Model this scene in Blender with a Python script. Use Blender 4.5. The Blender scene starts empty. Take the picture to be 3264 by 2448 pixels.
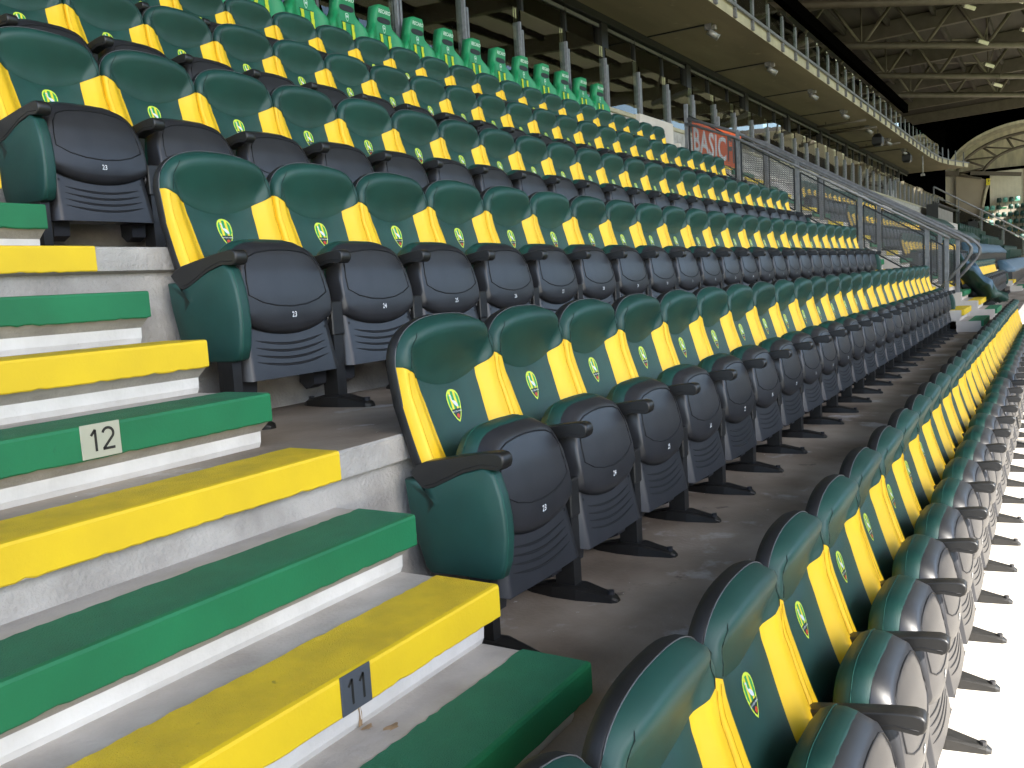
import bpy, math, random
from mathutils import Vector, Matrix
random.seed(7)
SC = bpy.context.scene
COL = SC.collection
# ------------------------------------------------------------------ camera, sky, sun, exposure
def cam_basis(yaw, pitch, roll):
    f = Vector((math.cos(pitch)*math.cos(yaw), math.cos(pitch)*math.sin(yaw), math.sin(pitch)))
    r = f.cross(Vector((0, 0, 1))).normalized(); u = r.cross(f)
    c, s = math.cos(roll), math.sin(roll)
    return f, c*r + s*u, -s*r + c*u
cf, cr, cu = cam_basis(0.5569469, -0.1101389, -0.0616634)
cd = bpy.data.cameras.new('camera'); cam = bpy.data.objects.new('camera', cd); COL.objects.link(cam)
cam.matrix_world = Matrix(((cr.x, cu.x, -cf.x, -1.7022), (cr.y, cu.y, -cf.y, -1.6052), (cr.z, cu.z, -cf.z, 0.4027), (0, 0, 0, 1)))
cd.sensor_fit = 'HORIZONTAL'; cd.sensor_width = 36; cd.lens = 2839.95/3264*36
cd.clip_start = 0.05; cd.clip_end = 2000
SC.camera = cam
SUN = Vector((-0.35, -1.0, 0.8)).normalized()
W = bpy.data.worlds.new('World'); SC.world = W; W.use_nodes = True
nt = W.node_tree; bg = nt.nodes['Background']; sky = nt.nodes.new('ShaderNodeTexSky')
sky.sky_type = 'NISHITA'; sky.sun_disc = False
sky.sun_elevation = math.asin(SUN.z); sky.sun_rotation = math.atan2(SUN.x, SUN.y)
nt.links.new(sky.outputs['Color'], bg.inputs['Color']); bg.inputs['Strength'].default_value = 0.15
sl = bpy.data.lights.new('sun', 'SUN'); sl.energy = 5.0; sl.angle = math.radians(0.5); sl.color = (1, 0.95, 0.87)
so = bpy.data.objects.new('sun', sl); COL.objects.link(so); so.rotation_euler = (-SUN).to_track_quat('-Z', 'Y').to_euler()
SC.view_settings.view_transform = 'Standard'; SC.view_settings.look = 'None'
SC.view_settings.exposure = 2.18; SC.view_settings.gamma = 1.0; SC.view_settings.use_curve_mapping = False
SC.cycles.max_bounces = 10; SC.cycles.diffuse_bounces = 5; SC.cycles.transparent_max_bounces = 32
SC.cycles.use_denoising = True; SC.cycles.caustics_reflective = False; SC.cycles.caustics_refractive = False
SC.cycles.sample_clamp_indirect = 8

# ------------------------------------------------------------------ materials
def mat(name, col, rough=0.6, var=0.12, scale=8.0, bump=0.0, bscale=200.0, metal=0.0, spec=0.5, world=False, col2=None, lo=0.35, hi=0.7, rnd=0.0, detail=5.0, stretch=None):
    m = bpy.data.materials.new(name); m.use_nodes = True
    n = m.node_tree.nodes; l = m.node_tree.links; b = n['Principled BSDF']
    b.inputs['Roughness'].default_value = rough; b.inputs['Metallic'].default_value = metal
    b.inputs['Specular IOR Level'].default_value = spec
    if world:
        g = n.new('ShaderNodeNewGeometry'); co = g.outputs['Position']
    else:
        g = n.new('ShaderNodeTexCoord'); co = g.outputs['Object']
    if stretch:
        mp = n.new('ShaderNodeMapping'); mp.inputs['Scale'].default_value = stretch
        l.new(co, mp.inputs['Vector']); co = mp.outputs['Vector']
    t = n.new('ShaderNodeTexNoise'); t.inputs['Scale'].default_value = scale; t.inputs['Detail'].default_value = detail
    l.new(co, t.inputs['Vector'])
    r = n.new('ShaderNodeValToRGB'); l.new(t.outputs['Fac'], r.inputs['Fac'])
    c2 = col2 or tuple(c*(1-var) for c in col); c1 = col if col2 else tuple(min(1, c*(1+var)) for c in col)
    r.color_ramp.elements[0].position = lo; r.color_ramp.elements[1].position = hi
    r.color_ramp.elements[0].color = (*c2, 1); r.color_ramp.elements[1].color = (*c1, 1)
    out = r.outputs['Color']
    if rnd:
        oi = n.new('ShaderNodeObjectInfo'); mr = n.new('ShaderNodeMapRange'); mr.inputs[3].default_value = 1-rnd; mr.inputs[4].default_value = 1+rnd
        l.new(oi.outputs['Random'], mr.inputs[0]); vm = n.new('ShaderNodeVectorMath'); vm.operation = 'SCALE'
        l.new(out, vm.inputs[0]); l.new(mr.outputs[0], vm.inputs['Scale']); out = vm.outputs[0]
    l.new(out, b.inputs['Base Color'])
    if bump:
        t2 = n.new('ShaderNodeTexNoise'); t2.inputs['Scale'].default_value = bscale; t2.inputs['Detail'].default_value = 3
        l.new(co, t2.inputs['Vector'])
        bp = n.new('ShaderNodeBump'); bp.inputs['Strength'].default_value = bump; bp.inputs['Distance'].default_value = 0.01
        l.new(t2.outputs['Fac'], bp.inputs['Height']); l.new(bp.outputs['Normal'], b.inputs['Normal'])
    return m
def spots(m, col, scale, thr, soft=0.03, world=True, stretch=None, amt=1.0):
    """lay a second colour over a material's base colour where a noise is high: stains, chips, droppings"""
    n = m.node_tree.nodes; l = m.node_tree.links; b = n['Principled BSDF']
    src = b.inputs['Base Color'].links[0].from_socket
    if world: co = n.new('ShaderNodeNewGeometry').outputs['Position']
    else: co = n.new('ShaderNodeTexCoord').outputs['Object']
    if stretch:
        mp = n.new('ShaderNodeMapping'); mp.inputs['Scale'].default_value = stretch
        l.new(co, mp.inputs['Vector']); co = mp.outputs['Vector']
    t = n.new('ShaderNodeTexNoise'); t.inputs['Scale'].default_value = scale; t.inputs['Detail'].default_value = 6; t.inputs['Roughness'].default_value = 0.6
    l.new(co, t.inputs['Vector'])
    r = n.new('ShaderNodeMapRange'); r.inputs[1].default_value = thr; r.inputs[2].default_value = thr+soft; r.inputs[4].default_value = amt
    l.new(t.outputs['Fac'], r.inputs[0])
    mx = n.new('ShaderNodeMix'); mx.data_type = 'RGBA'; mx.inputs[7].default_value = (*col, 1)
    l.new(r.outputs[0], mx.inputs[0]); l.new(src, mx.inputs[6]); l.new(mx.outputs[2], b.inputs['Base Color'])
    return m
M = {}
M['green'] = mat('green_vinyl', (0.009, 0.055, 0.043), 0.50, 0.12, 9, 0.14, 900, rnd=0.12, spec=0.55)
M['yellow'] = mat('yellow_vinyl', (0.90, 0.55, 0.014), 0.5, 0.04, 7, 0.08, 900, rnd=0.04)
M['stitch'] = mat('stitch', (0.015, 0.10, 0.07), 0.7)
M['seam'] = mat('seam', (0.002, 0.014, 0.010), 0.8)
M['yseam'] = mat('yellow_seam', (0.62, 0.37, 0.008), 0.8)
M['piping'] = mat('piping', (0.11, 0.112, 0.118), 0.4)
M['shell'] = mat('black_shell', (0.010, 0.010, 0.011), 0.55, 0.15, 30, 0.15, 700)
M['pan'] = mat('pan_plastic', (0.0225, 0.0228, 0.0255), 0.39, 0.12, 14, 0.05, 900, rnd=0.12)
M['groove'] = mat('groove', (0.004, 0.004, 0.005), 0.6)
M['arm'] = mat('arm_plastic', (0.016, 0.0155, 0.015), 0.38, 0.15, 20, 0.12, 800)
M['steel'] = mat('black_steel', (0.014, 0.0135, 0.013), 0.45, 0.2, 30, 0.1, 300)
M['knob'] = mat('knob', (0.03, 0.03, 0.033), 0.3)
M['badge'] = mat('badge', (0.03, 0.035, 0.04), 0.5); M['white'] = mat('white_print', (0.8, 0.82, 0.84), 0.5)
M['e_line'] = mat('emblem_rim', (0.62, 0.78, 0.06), 0.5); M['e_green'] = mat('emblem_green', (0.01, 0.30, 0.08), 0.5)
M['e_yel'] = mat('emblem_yellow', (0.80, 0.68, 0.03), 0.5); M['e_dark'] = mat('emblem_dark', (0.006, 0.03, 0.022), 0.5)
M['e_stork'] = mat('emblem_stork', (0.66, 0.68, 0.78), 0.5); M['e_red'] = mat('emblem_red', (0.55, 0.05, 0.02), 0.5)
M['floor'] = mat('floor_concrete', (0.44, 0.375, 0.305), 0.75, scale=1.7, world=True, col2=(0.17, 0.132, 0.098), bump=0.25, bscale=60, detail=9)
spots(M['floor'], (0.56, 0.54, 0.53), 3.0, 0.585, 0.10, amt=0.8)
spots(M['floor'], (0.09, 0.07, 0.055), 5.5, 0.66, 0.05, amt=0.7); spots(M['floor'], (0.66, 0.64, 0.6), 30, 0.70, 0.02)
M['wall'] = mat('wall_concrete', (0.48, 0.455, 0.42), 0.8, scale=7, world=True, col2=(0.30, 0.28, 0.255), bump=0.5, bscale=90, detail=9)
spots(M['wall'], (0.17, 0.16, 0.15), 22, 0.70, 0.05, amt=0.6); spots(M['wall'], (0.20, 0.185, 0.17), 1.6, 0.55, 0.25, amt=0.5)
M['white_paint'] = mat('white_step_paint', (0.76, 0.735, 0.69), 0.6, scale=9, world=True, col2=(0.63, 0.605, 0.56), bump=0.15, bscale=60)
spots(M['white_paint'], (0.33, 0.30, 0.27), 30, 0.72, 0.04, amt=0.7)
M['tread'] = mat('tread_concrete', (0.50, 0.46, 0.42), 0.75, scale=6, world=True, col2=(0.35, 0.315, 0.28), bump=0.25, bscale=90, detail=8)
spots(M['tread'], (0.16, 0.13, 0.11), 13, 0.69, 0.05, amt=0.75)
M['chamfer'] = mat('chamfer_concrete', (0.42, 0.39, 0.34), 0.8, 0.15, 12, 0.3, 80, world=True)
M['step_green'] = mat('step_paint_green', (0.010, 0.180, 0.068), 0.6, scale=5, world=True, col2=(0.009, 0.140, 0.054), bump=0.10, bscale=160)
spots(M['step_green'], (0.26, 0.30, 0.27), 55, 0.755, 0.015); spots(M['step_green'], (0.008, 0.05, 0.03), 12, 0.69, 0.06, amt=0.6)
M['step_yellow'] = mat('step_paint_yellow', (0.82, 0.565, 0.012), 0.6, scale=5, world=True, col2=(0.74, 0.50, 0.014), bump=0.10, bscale=160)
spots(M['step_yellow'], (0.30, 0.21, 0.02), 12, 0.68, 0.06, amt=0.6); spots(M['step_yellow'], (0.14, 0.10, 0.03), 70, 0.75, 0.02, amt=0.7)
def grime(name, base, dirt, thr=0.3):
    m = mat(name, base, 0.75, scale=11, world=True, col2=dirt, bump=0.6, bscale=320, lo=thr, hi=thr+0.35, detail=9)
    return m
M['grip_green'] = grime('grip_coat_green', (0.018, 0.180, 0.090), (0.015, 0.140, 0.072))
M['grip_yellow'] = grime('grip_coat_yellow', (0.80, 0.545, 0.018), (0.63, 0.425, 0.018))
spots(M['grip_yellow'], (0.16, 0.11, 0.014), 14, 0.68, 0.05, amt=0.75); spots(M['grip_green'], (0.006, 0.045, 0.025), 10, 0.66, 0.08, amt=0.6)
spots(M['grip_green'], (0.3, 0.33, 0.31), 60, 0.765, 0.012)
M['plate_beige'] = mat('plate_beige', (0.42, 0.42, 0.33), 0.45, 0.05); M['plate_grey'] = mat('plate_slate', (0.075, 0.082, 0.095), 0.45, 0.08)
M['ink'] = mat('ink', (0.018, 0.016, 0.013), 0.6); M['rust'] = mat('drip', (0.33, 0.22, 0.12), 0.7, 0.3, 40)
M['recaro'] = mat('shell_green', (0.012, 0.235, 0.085), 0.45, 0.08, 12, 0.05, 500); M['rec_dark'] = mat('shell_slot', (0.006, 0.006, 0.007), 0.5)
M['lime'] = mat('lime_fabric', (0.55, 0.62, 0.03), 0.7); M['pale'] = mat('pale_print', (0.62, 0.78, 0.66), 0.5)
M['galv'] = mat('galvanised_steel', (0.22, 0.22, 0.225), 0.5, scale=18, col2=(0.15, 0.15, 0.155), metal=0.4, bump=0.1, bscale=60)
def cloth(m, f):
    n = m.node_tree.nodes; l = m.node_tree.links; b = n['Principled BSDF']; t = n.new('ShaderNodeBsdfTranslucent'); l.new(b.inputs['Base Color'].links[0].from_socket, t.inputs[0])
    x = n.new('ShaderNodeMixShader'); x.inputs[0].default_value = f; l.new(b.outputs[0], x.inputs[1]); l.new(t.outputs[0], x.inputs[2]); l.new(x.outputs[0], n['Material Output'].inputs[0])
M['mesh'] = mat('mesh_steel', (0.13, 0.125, 0.12), 0.5, metal=0.3)
M['frame'] = mat('frame_black', (0.009, 0.009, 0.009), 0.45)
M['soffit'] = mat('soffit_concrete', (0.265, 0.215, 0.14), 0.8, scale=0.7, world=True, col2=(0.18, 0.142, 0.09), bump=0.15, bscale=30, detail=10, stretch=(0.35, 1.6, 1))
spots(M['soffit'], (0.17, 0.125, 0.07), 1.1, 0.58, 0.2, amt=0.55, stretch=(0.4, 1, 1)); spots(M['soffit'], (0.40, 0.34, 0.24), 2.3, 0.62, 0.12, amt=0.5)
M['fascia'] = mat('fascia_concrete', (0.40, 0.36, 0.25), 0.75, 0.12, 3, world=True)
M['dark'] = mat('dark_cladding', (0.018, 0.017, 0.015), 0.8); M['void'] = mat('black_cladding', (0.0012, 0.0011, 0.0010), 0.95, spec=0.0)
M['deck'] = mat('roof_deck', (0.042, 0.033, 0.024), 0.8, scale=1.2, world=True, col2=(0.026, 0.020, 0.014), stretch=(0.2, 3, 1))
M['truss'] = mat('truss_steel', (0.105, 0.088, 0.066), 0.6, 0.15, 2)
M['lamp'] = mat('lamp_housing', (0.30, 0.29, 0.27), 0.35, metal=0.4); M['lampw'] = mat('lamp_reflector', (0.6, 0.58, 0.48), 0.35)
M['orange'] = mat('banner_orange', (0.92, 0.15, 0.035), 0.6, 0.04, 3); M['orange'].node_tree.nodes['Principled BSDF'].inputs['Subsurface Weight'].default_value = 0.0; M['bgrey'] = mat('banner_grey', (0.075, 0.055, 0.05), 0.6)
M['cream'] = mat('cream_wall', (0.66, 0.60, 0.53), 0.8, scale=2.0, world=True, col2=(0.55, 0.49, 0.43), detail=8)
M['far_cream'] = mat('far_terrace', (0.42, 0.385, 0.31), 0.85, 0.1, 0.8, world=True); M['taupe'] = mat('taupe_panel', (0.34, 0.29, 0.22), 0.8, 0.1, 0.5, world=True); M['clad'] = mat('corrugated_white', (0.62, 0.58, 0.47), 0.5, 0.05, 2)
M['vault'] = mat('vault_lining', (0.58, 0.54, 0.42), 0.7, 0.2, 0.6, world=True, stretch=(1, 4, 1))
M['tarp_g'] = mat('tarp_green', (0.022, 0.062, 0.050), 0.45, 0.15, 3, world=True); M['tarp_b'] = mat('tarp_blue', (0.085, 0.150, 0.215), 0.45, 0.1, 2, world=True)
M['desk'] = mat('desk_panel', (0.22, 0.20, 0.18), 0.7, 0.15, 4, world=True); M['far_dark'] = mat('far_seat_dark', (0.006, 0.04, 0.028), 0.5); M['far_pale'] = mat('far_seat_pale', (0.16, 0.42, 0.33), 0.5)
M['grass'] = mat('pitch_grass', (0.12, 0.17, 0.05), 0.9, 0.2, 0.4, world=True); M['apron'] = mat('apron_concrete', (0.52, 0.48, 0.42), 0.85, 0.1, 1.5, world=True)
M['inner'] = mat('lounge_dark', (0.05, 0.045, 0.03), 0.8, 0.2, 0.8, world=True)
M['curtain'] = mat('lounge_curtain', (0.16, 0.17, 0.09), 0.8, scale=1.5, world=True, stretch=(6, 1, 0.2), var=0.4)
def glass(name, tint, boost):
    m = bpy.data.materials.new(name); m.use_nodes = True; n = m.node_tree.nodes; l = m.node_tree.links
    n.remove(n['Principled BSDF']); t = n.new('ShaderNodeBsdfTransparent'); t.inputs[0].default_value = (*tint, 1)
    g = n.new('ShaderNodeBsdfGlossy'); g.inputs['Roughness'].default_value = 0.01; g.inputs[0].default_value = (0.95, 0.97, 0.95, 1)
    f = n.new('ShaderNodeFresnel'); f.inputs[0].default_value = 1.5
    nz = n.new('ShaderNodeTexNoise'); nz.inputs['Scale'].default_value = 1.3; tc = n.new('ShaderNodeNewGeometry'); l.new(tc.outputs['Position'], nz.inputs['Vector'])
    bp = n.new('ShaderNodeBump'); bp.inputs['Strength'].default_value = 0.02; bp.inputs['Distance'].default_value = 0.05; l.new(nz.outputs['Fac'], bp.inputs['Height']); l.new(bp.outputs['Normal'], g.inputs['Normal'])
    mu = n.new('ShaderNodeMath'); mu.operation = 'MULTIPLY'; mu.inputs[1].default_value = boost; mu.use_clamp = True; l.new(f.outputs[0], mu.inputs[0])
    x = n.new('ShaderNodeMixShader'); l.new(mu.outputs[0], x.inputs[0]); l.new(t.outputs[0], x.inputs[1]); l.new(g.outputs[0], x.inputs[2])
    l.new(x.outputs[0], n['Material Output'].inputs[0]); return m
M['glass'] = glass('window_glass', (0.62, 0.68, 0.60), 1.15); M['glass_b'] = glass('balustrade_glass', (0.80, 0.86, 0.80), 1.0)

cloth(M['orange'], 0.15)
m = bpy.data.materials.new('added_light_sheet'); m.use_nodes = True; n = m.node_tree.nodes; n.remove(n['Principled BSDF'])  # translucent sheet for unseen roofing added to feed the glass reflections
a = n.new('ShaderNodeBsdfTranslucent'); a.inputs[0].default_value = (0.40, 0.375, 0.29, 1); b = n.new('ShaderNodeBsdfDiffuse'); b.inputs[0].default_value = (0.45, 0.43, 0.36, 1)
x = n.new('ShaderNodeMixShader'); x.inputs[0].default_value = 0.4
m.node_tree.links.new(a.outputs[0], x.inputs[1]); m.node_tree.links.new(b.outputs[0], x.inputs[2]); m.node_tree.links.new(x.outputs[0], n['Material Output'].inputs[0]); M['sheet'] = m
# ------------------------------------------------------------------ mesh builder
def sm(x): x = max(0.0, min(1.0, x)); return x*x*(3-2*x)
def lerp(a, b, t): return a+(b-a)*t
def interp(tab, x):
    if x <= tab[0][0]: return tab[0][1]
    for (x0, y0), (x1, y1) in zip(tab, tab[1:]):
        if x <= x1: return lerp(y0, y1, (x-x0)/(x1-x0))
    return tab[-1][1]
class MB:
    def __init__(s): s.v = []; s.f = []; s.m = []; s.sm = []
    def add(s, vs, fs, mi=0, smooth=False):
        o = len(s.v); s.v += [tuple(v) for v in vs]
        for f in fs: s.f.append(tuple(i+o for i in f)); s.m.append(mi); s.sm.append(smooth)
        return s
    def box(s, x0, x1, y0, y1, z0, z1, mi=0):
        vs = [(x, y, z) for x in (x0, x1) for y in (y0, y1) for z in (z0, z1)]
        return s.add(vs, [(0, 1, 3, 2), (4, 6, 7, 5), (0, 4, 5, 1), (2, 3, 7, 6), (0, 2, 6, 4), (1, 5, 7, 3)], mi)
    def bbox(s, x0, x1, y0, y1, z0, z1, b=0.004, mi=0):
        """box with chamfered edges"""
        vs = []; idx = {}
        for sx in (0, 1):
            for sy in (0, 1):
                for sz in (0, 1):
                    X, Y, Z = (x0, x1)[sx], (y0, y1)[sy], (z0, z1)[sz]; dx, dy, dz = (b, -b)[sx], (b, -b)[sy], (b, -b)[sz]
                    for a, p in (('x', (X, Y+dy, Z+dz)), ('y', (X+dx, Y, Z+dz)), ('z', (X+dx, Y+dy, Z))):
                        idx[(sx, sy, sz, a)] = len(vs); vs.append(p)
        fs = []
        for a, k in (('x', 0), ('y', 1), ('z', 2)):
            for sd in (0, 1):
                q = []
                for (p, r) in ((0, 0), (1, 0), (1, 1), (0, 1)):
                    c = [p, r]; c.insert(k, sd); q.append(idx[(*c, a)])
                fs.append(q)
        for k in range(3):
            o = [i for i in range(3) if i != k]; an = 'xyz'
            for p in (0, 1):
                for r in (0, 1):
                    def c(t): z = [0, 0, 0]; z[k] = t; z[o[0]] = p; z[o[1]] = r; return tuple(z)
                    fs.append([idx[(*c(0), an[o[0]])], idx[(*c(1), an[o[0]])], idx[(*c(1), an[o[1]])], idx[(*c(0), an[o[1]])]])
        for sx in (0, 1):
            for sy in (0, 1):
                for sz in (0, 1): fs.append([idx[(sx, sy, sz, a)] for a in 'xyz'])
        return s.add(vs, fs, mi)
    def prism(s, poly, axis, a0, a1, mi=0, smooth=False, ms=None):
        """extrude a closed 2D polygon along an axis; poly is in the other two axes' order"""
        def P(p, a):
            q = list(p); q.insert(axis, a); return tuple(q)
        n = len(poly); o = len(s.v)
        s.v += [P(p, a0) for p in poly]+[P(p, a1) for p in poly]
        for i in range(n):
            j = (i+1) % n; s.f.append((o+i, o+j, o+n+j, o+n+i)); s.m.append(ms[i] if ms else mi); s.sm.append(smooth)
        s.f.append(tuple(o+i for i in range(n))); s.m.append(mi); s.sm.append(False)
        s.f.append(tuple(o+n+i for i in reversed(range(n)))); s.m.append(mi); s.sm.append(False)
        return s
    def loft(s, rings, mi=0, cap0=True, cap1=True, smooth=True):
        n = len(rings[0]); o = len(s.v)
        for r in rings: s.v += [tuple(p) for p in r]
        for k in range(len(rings)-1):
            for i in range(n):
                j = (i+1) % n; s.f.append((o+k*n+i, o+k*n+j, o+(k+1)*n+j, o+(k+1)*n+i)); s.m.append(mi); s.sm.append(smooth)
        for c, k in ((cap0, 0), (cap1, len(rings)-1)):
            if c: s.f.append(tuple(o+k*n+i for i in range(n))); s.m.append(mi); s.sm.append(smooth)
        return s
    def grid(s, fn, nu, nv, mi=0, smooth=True):
        o = len(s.v)
        s.v += [tuple(fn(i/nu, j/nv)) for j in range(nv+1) for i in range(nu+1)]
        for j in range(nv):
            for i in range(nu):
                a = o+j*(nu+1)+i; s.f.append((a, a+1, a+nu+2, a+nu+1)); s.m.append(mi); s.sm.append(smooth)
        return s
    def tube(s, pts, r, n=6, mi=0, closed=False, cap=True):
        pts = [Vector(p) for p in pts]; rings = []; N = len(pts)
        for i, p in enumerate(pts):
            a = pts[(i-1) % N] if (i or closed) else p; b = pts[(i+1) % N] if (i < N-1 or closed) else p
            t = (b-a).normalized(); ref = Vector((0, 0, 1)) if abs(t.z) < 0.9 else Vector((1, 0, 0))
            x = t.cross(ref).normalized(); y = x.cross(t)
            rings.append([p+r*(math.cos(k*2*math.pi/n)*x+math.sin(k*2*math.pi/n)*y) for k in range(n)])
        if closed: rings.append(rings[0])
        return s.loft(rings, mi, cap and not closed, cap and not closed)
    def bar(s, a, b, w, h=None, mi=0):
        a, b = Vector(a), Vector(b); h = h or w; t = (b-a).normalized(); ref = Vector((0, 0, 1)) if abs(t.z) < 0.95 else Vector((0, 1, 0))
        x = t.cross(ref).normalized()*w/2; y = x.cross(t).normalized()*h/2
        vs = [p+sx*x+sy*y for p in (a, b) for sx, sy in ((-1, -1), (1, -1), (1, 1), (-1, 1))]
        return s.add(vs, [(0, 1, 2, 3), (7, 6, 5, 4), (0, 4, 5, 1), (1, 5, 6, 2), (2, 6, 7, 3), (3, 7, 4, 0)], mi)
    def mesh(s, name, mats, fix=True):
        me = bpy.data.meshes.new(name); me.from_pydata(s.v, [], s.f)
        for m in mats: me.materials.append(M[m])
        me.polygons.foreach_set('material_index', s.m); me.polygons.foreach_set('use_smooth', s.sm)
        if fix:
            import bmesh
            bm = bmesh.new(); bm.from_mesh(me); bmesh.ops.remove_doubles(bm, verts=bm.verts, dist=1e-5)
            bmesh.ops.recalc_face_normals(bm, faces=bm.faces); bm.to_mesh(me); bm.free()
        me.update(); return me
def link(name, me, parent=None, loc=(0, 0, 0), rot=(0, 0, 0), sc=None):
    o = bpy.data.objects.new(name, me); COL.objects.link(o); o.location = loc; o.rotation_euler = rot
    if sc: o.scale = sc
    if parent: o.parent = parent
    return o
def tag(o, label=None, cat=None, group=None, kind=None):
    for k, v in (('label', label), ('category', cat), ('group', group), ('kind', kind)):
        if v: o[k] = v
    return o
def thing(name, label, cat, loc=(0, 0, 0), group=None, rot=(0, 0, 0)):
    return tag(link(name, None, None, loc, rot), label, cat, group)
def part(name, mb, mats, parent, loc=(0, 0, 0)): return link(name, mb.mesh(name, mats) if isinstance(mb, MB) else mb, parent, loc)
def struct(name, mb, mats): return tag(part(name, mb, mats, None), kind='structure')
def textmesh(body, size, name, m, align='CENTER', space=1.0, bold=0.0):
    c = bpy.data.curves.new(name, 'FONT'); c.body = body; c.size = size; c.align_x = align; c.align_y = 'CENTER'; c.resolution_u = 2; c.space_character = space; c.offset = bold
    o = bpy.data.objects.new(name, c); COL.objects.link(o); dg = bpy.context.evaluated_depsgraph_get()
    me = bpy.data.meshes.new_from_object(o.evaluated_get(dg)); bpy.data.objects.remove(o); bpy.data.curves.remove(c)
    me.name = name; me.materials.clear(); me.materials.append(M[m]); return me
ORD = ['zeroth', 'first', 'second', 'third', 'fourth', 'fifth', 'sixth', 'seventh', 'eighth', 'ninth', 'tenth', 'eleventh', 'twelfth', 'thirteenth', 'fourteenth', 'fifteenth', 'sixteenth', 'seventeenth', 'eighteenth', 'nineteenth', 'twentieth', 'twenty-first', 'twenty-second', 'twenty-third', 'twenty-fourth', 'twenty-fifth', 'twenty-sixth', 'twenty-seventh', 'twenty-eighth', 'twenty-ninth', 'thirtieth', 'thirty-first', 'thirty-second', 'thirty-third', 'thirty-fourth']

# ------------------------------------------------------------------ stand geometry
G, R = 0.2352, 0.15                     # going and rise of one step; four make one row
D4, R4 = 4*G, 4*R
def row_nose(n): return D4*(n-1)
def row_floor(n): return R4*(n-1)-{4: 0.018}.get(n, 0.0)
P = 0.4851                              # seat pitch
SX0 = 0.255                             # first armrest centre line
X_END = 11.92

def terrace(name, x0, x1, n0, n1, wallmat='wall'):
    mb = MB()
    for n in range(n0, n1+1):
        y, z = row_nose(n), row_floor(n)
        mb.prism([(y+0.006, z), (y, z-0.006), (y, z-0.075), (y+0.035, z-0.083), (y+0.5, z-0.083), (y+D4+0.02, z-0.02), (y+D4+0.02, z)], 0, x0, x1, 1, ms=[1, 1, 1, 1, 1, 1, 0])
        mb.prism([(y+0.036, z-0.08), (y-0.04, z-R4-0.07), (y+0.45, z-R4-0.07), (y+0.45, z-0.08)], 0, x0, x1, 1)
    return struct(name, mb, ['floor', wallmat])
terrace('terrace', -7, 12.92, 0, 5)
terrace('terrace', 14.6, 46.0, 0, 5, 'cream')
mb = MB().box(12.92, 14.6, row_nose(0), 5.0, -0.9, -0.602)
struct('vomitory_floor', mb, ['floor'])
mb = MB().box(-7, 60, -3.6, row_nose(0)+0.1, -1.5, -1.2); mb.box(-7, 60, -3.75, -3.6, -2.6, -0.3, 1)
struct('front_walkway', mb, ['apron', 'wall'])
struct('ground', MB().add([(-400, -400, -2.62), (500, -400, -2.62), (500, 300, -2.62), (-400, 300, -2.62)], [(0, 1, 2, 3)]), ['apron'])
struct('pitch', MB().add([(-20, -85, -2.60), (84, -85, -2.60), (84, -9, -2.60), (-20, -9, -2.60)], [(0, 1, 2, 3)]), ['grass'])

mb = MB(); op = [(-92, -2.6), (-92, -1.0)]
for k in range(16): op += [(-93-1.0*k, -1.0+0.55*k), (-93-1.0*k, -1.0+0.55*(k+1))]
mb.prism(op+[(-122, 8), (-122, -2.6)], 0, -40, 120)
mb.prism([(-88, 19.0), (-88, 20.5), (-124, 17.5), (-124, 16.5)], 0, -40, 120, 1); mb.box(-40, 120, -124, -123, -2.6, 17, 1)
struct('opposite_stand', mb, ['far_dark', 'deck'])
mb = MB(); ep_ = [(97, -2.6), (97, 0.0)]
for k in range(16): ep_ += [(98+1.0*k, 0.0+0.55*k), (98+1.0*k, 0.0+0.55*(k+1))]
mb.prism([(x, z) for x, z in ep_+[(125, 9), (125, -2.6)]], 1, -120, -6, 0); mb.box(124, 125, -120, -6, -2.6, 16)
for k in range(21): mb.bar((86, -118+5.2*k, 12.7), (126, -118+5.2*k, 12.7), 0.5, 1.2, 1)
mb.box(86, 127, -120, -9, 13.4, 13.45, 2)  # unseen translucent roof, added to warm and dim the reflections in the glass
struct('end_stand', mb, ['taupe', 'deck', 'sheet'])

# ------------------------------------------------------------------ painted steps
def flight(name, x0, x1, ks, slabs, side='white_paint', wallside=None):
    root = tag(link(name, None), kind='structure')
    for k in ks:
        n, t = G*k, R*k; green = (k % 2) != 0
        if k not in slabs:
            mb = MB().prism([(n+0.004, t-0.001), (n+0.004, t-0.073), (n+0.045, t-0.105), (n+0.047, t-0.135), (n+0.055, t-0.152), (n+0.33, t-0.152), (n+0.33, t-0.001)], 0, x0+0.003, x1-0.003, 0, ms=[0, 2, 0, 0, 0, 0, 1])
            st = part('step', mb, [side, 'tread', 'chamfer'], root)
        else: st = root
        jag = MB(); N = 160; b = 0.007
        def ring(x):
            ch = random.choice((0,)*9+(0.0015, 0.003)); e = random.uniform(-0.0012, 0.0012); q = random.uniform(-0.0022, 0.0022)
            return [(x, n+0.178+q*1.5, t-0.002), (x, n+0.178+q*1.5, t+0.003), (x, n+b, t+0.003), (x, n-0.001, t+0.0012), (x, n-0.003, t-b+0.002), (x, n-0.003, t-0.073+e+ch), (x, n, t-0.0765+e+ch), (x, n+0.03, t-0.0765), (x, n+0.03, t-0.002)]
        rings = [ring(x0+(x1-x0)*i/N) for i in range(N+1)]
        o = len(jag.v)
        jag.loft(rings, 0, True, True, False)
        for i in range(len(jag.f)):
            if i < N*9 and i % 9 in (0, 1): jag.m[i] = 1
        c = 'green' if green else 'yellow'
        part('painted_nosing', jag, ['step_'+c, 'grip_'+c], st)
    return root
stairs = flight('aisle_stairs', -3.2, 0.0, range(-4, 9), (-4, 0, 4, 8))
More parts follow.
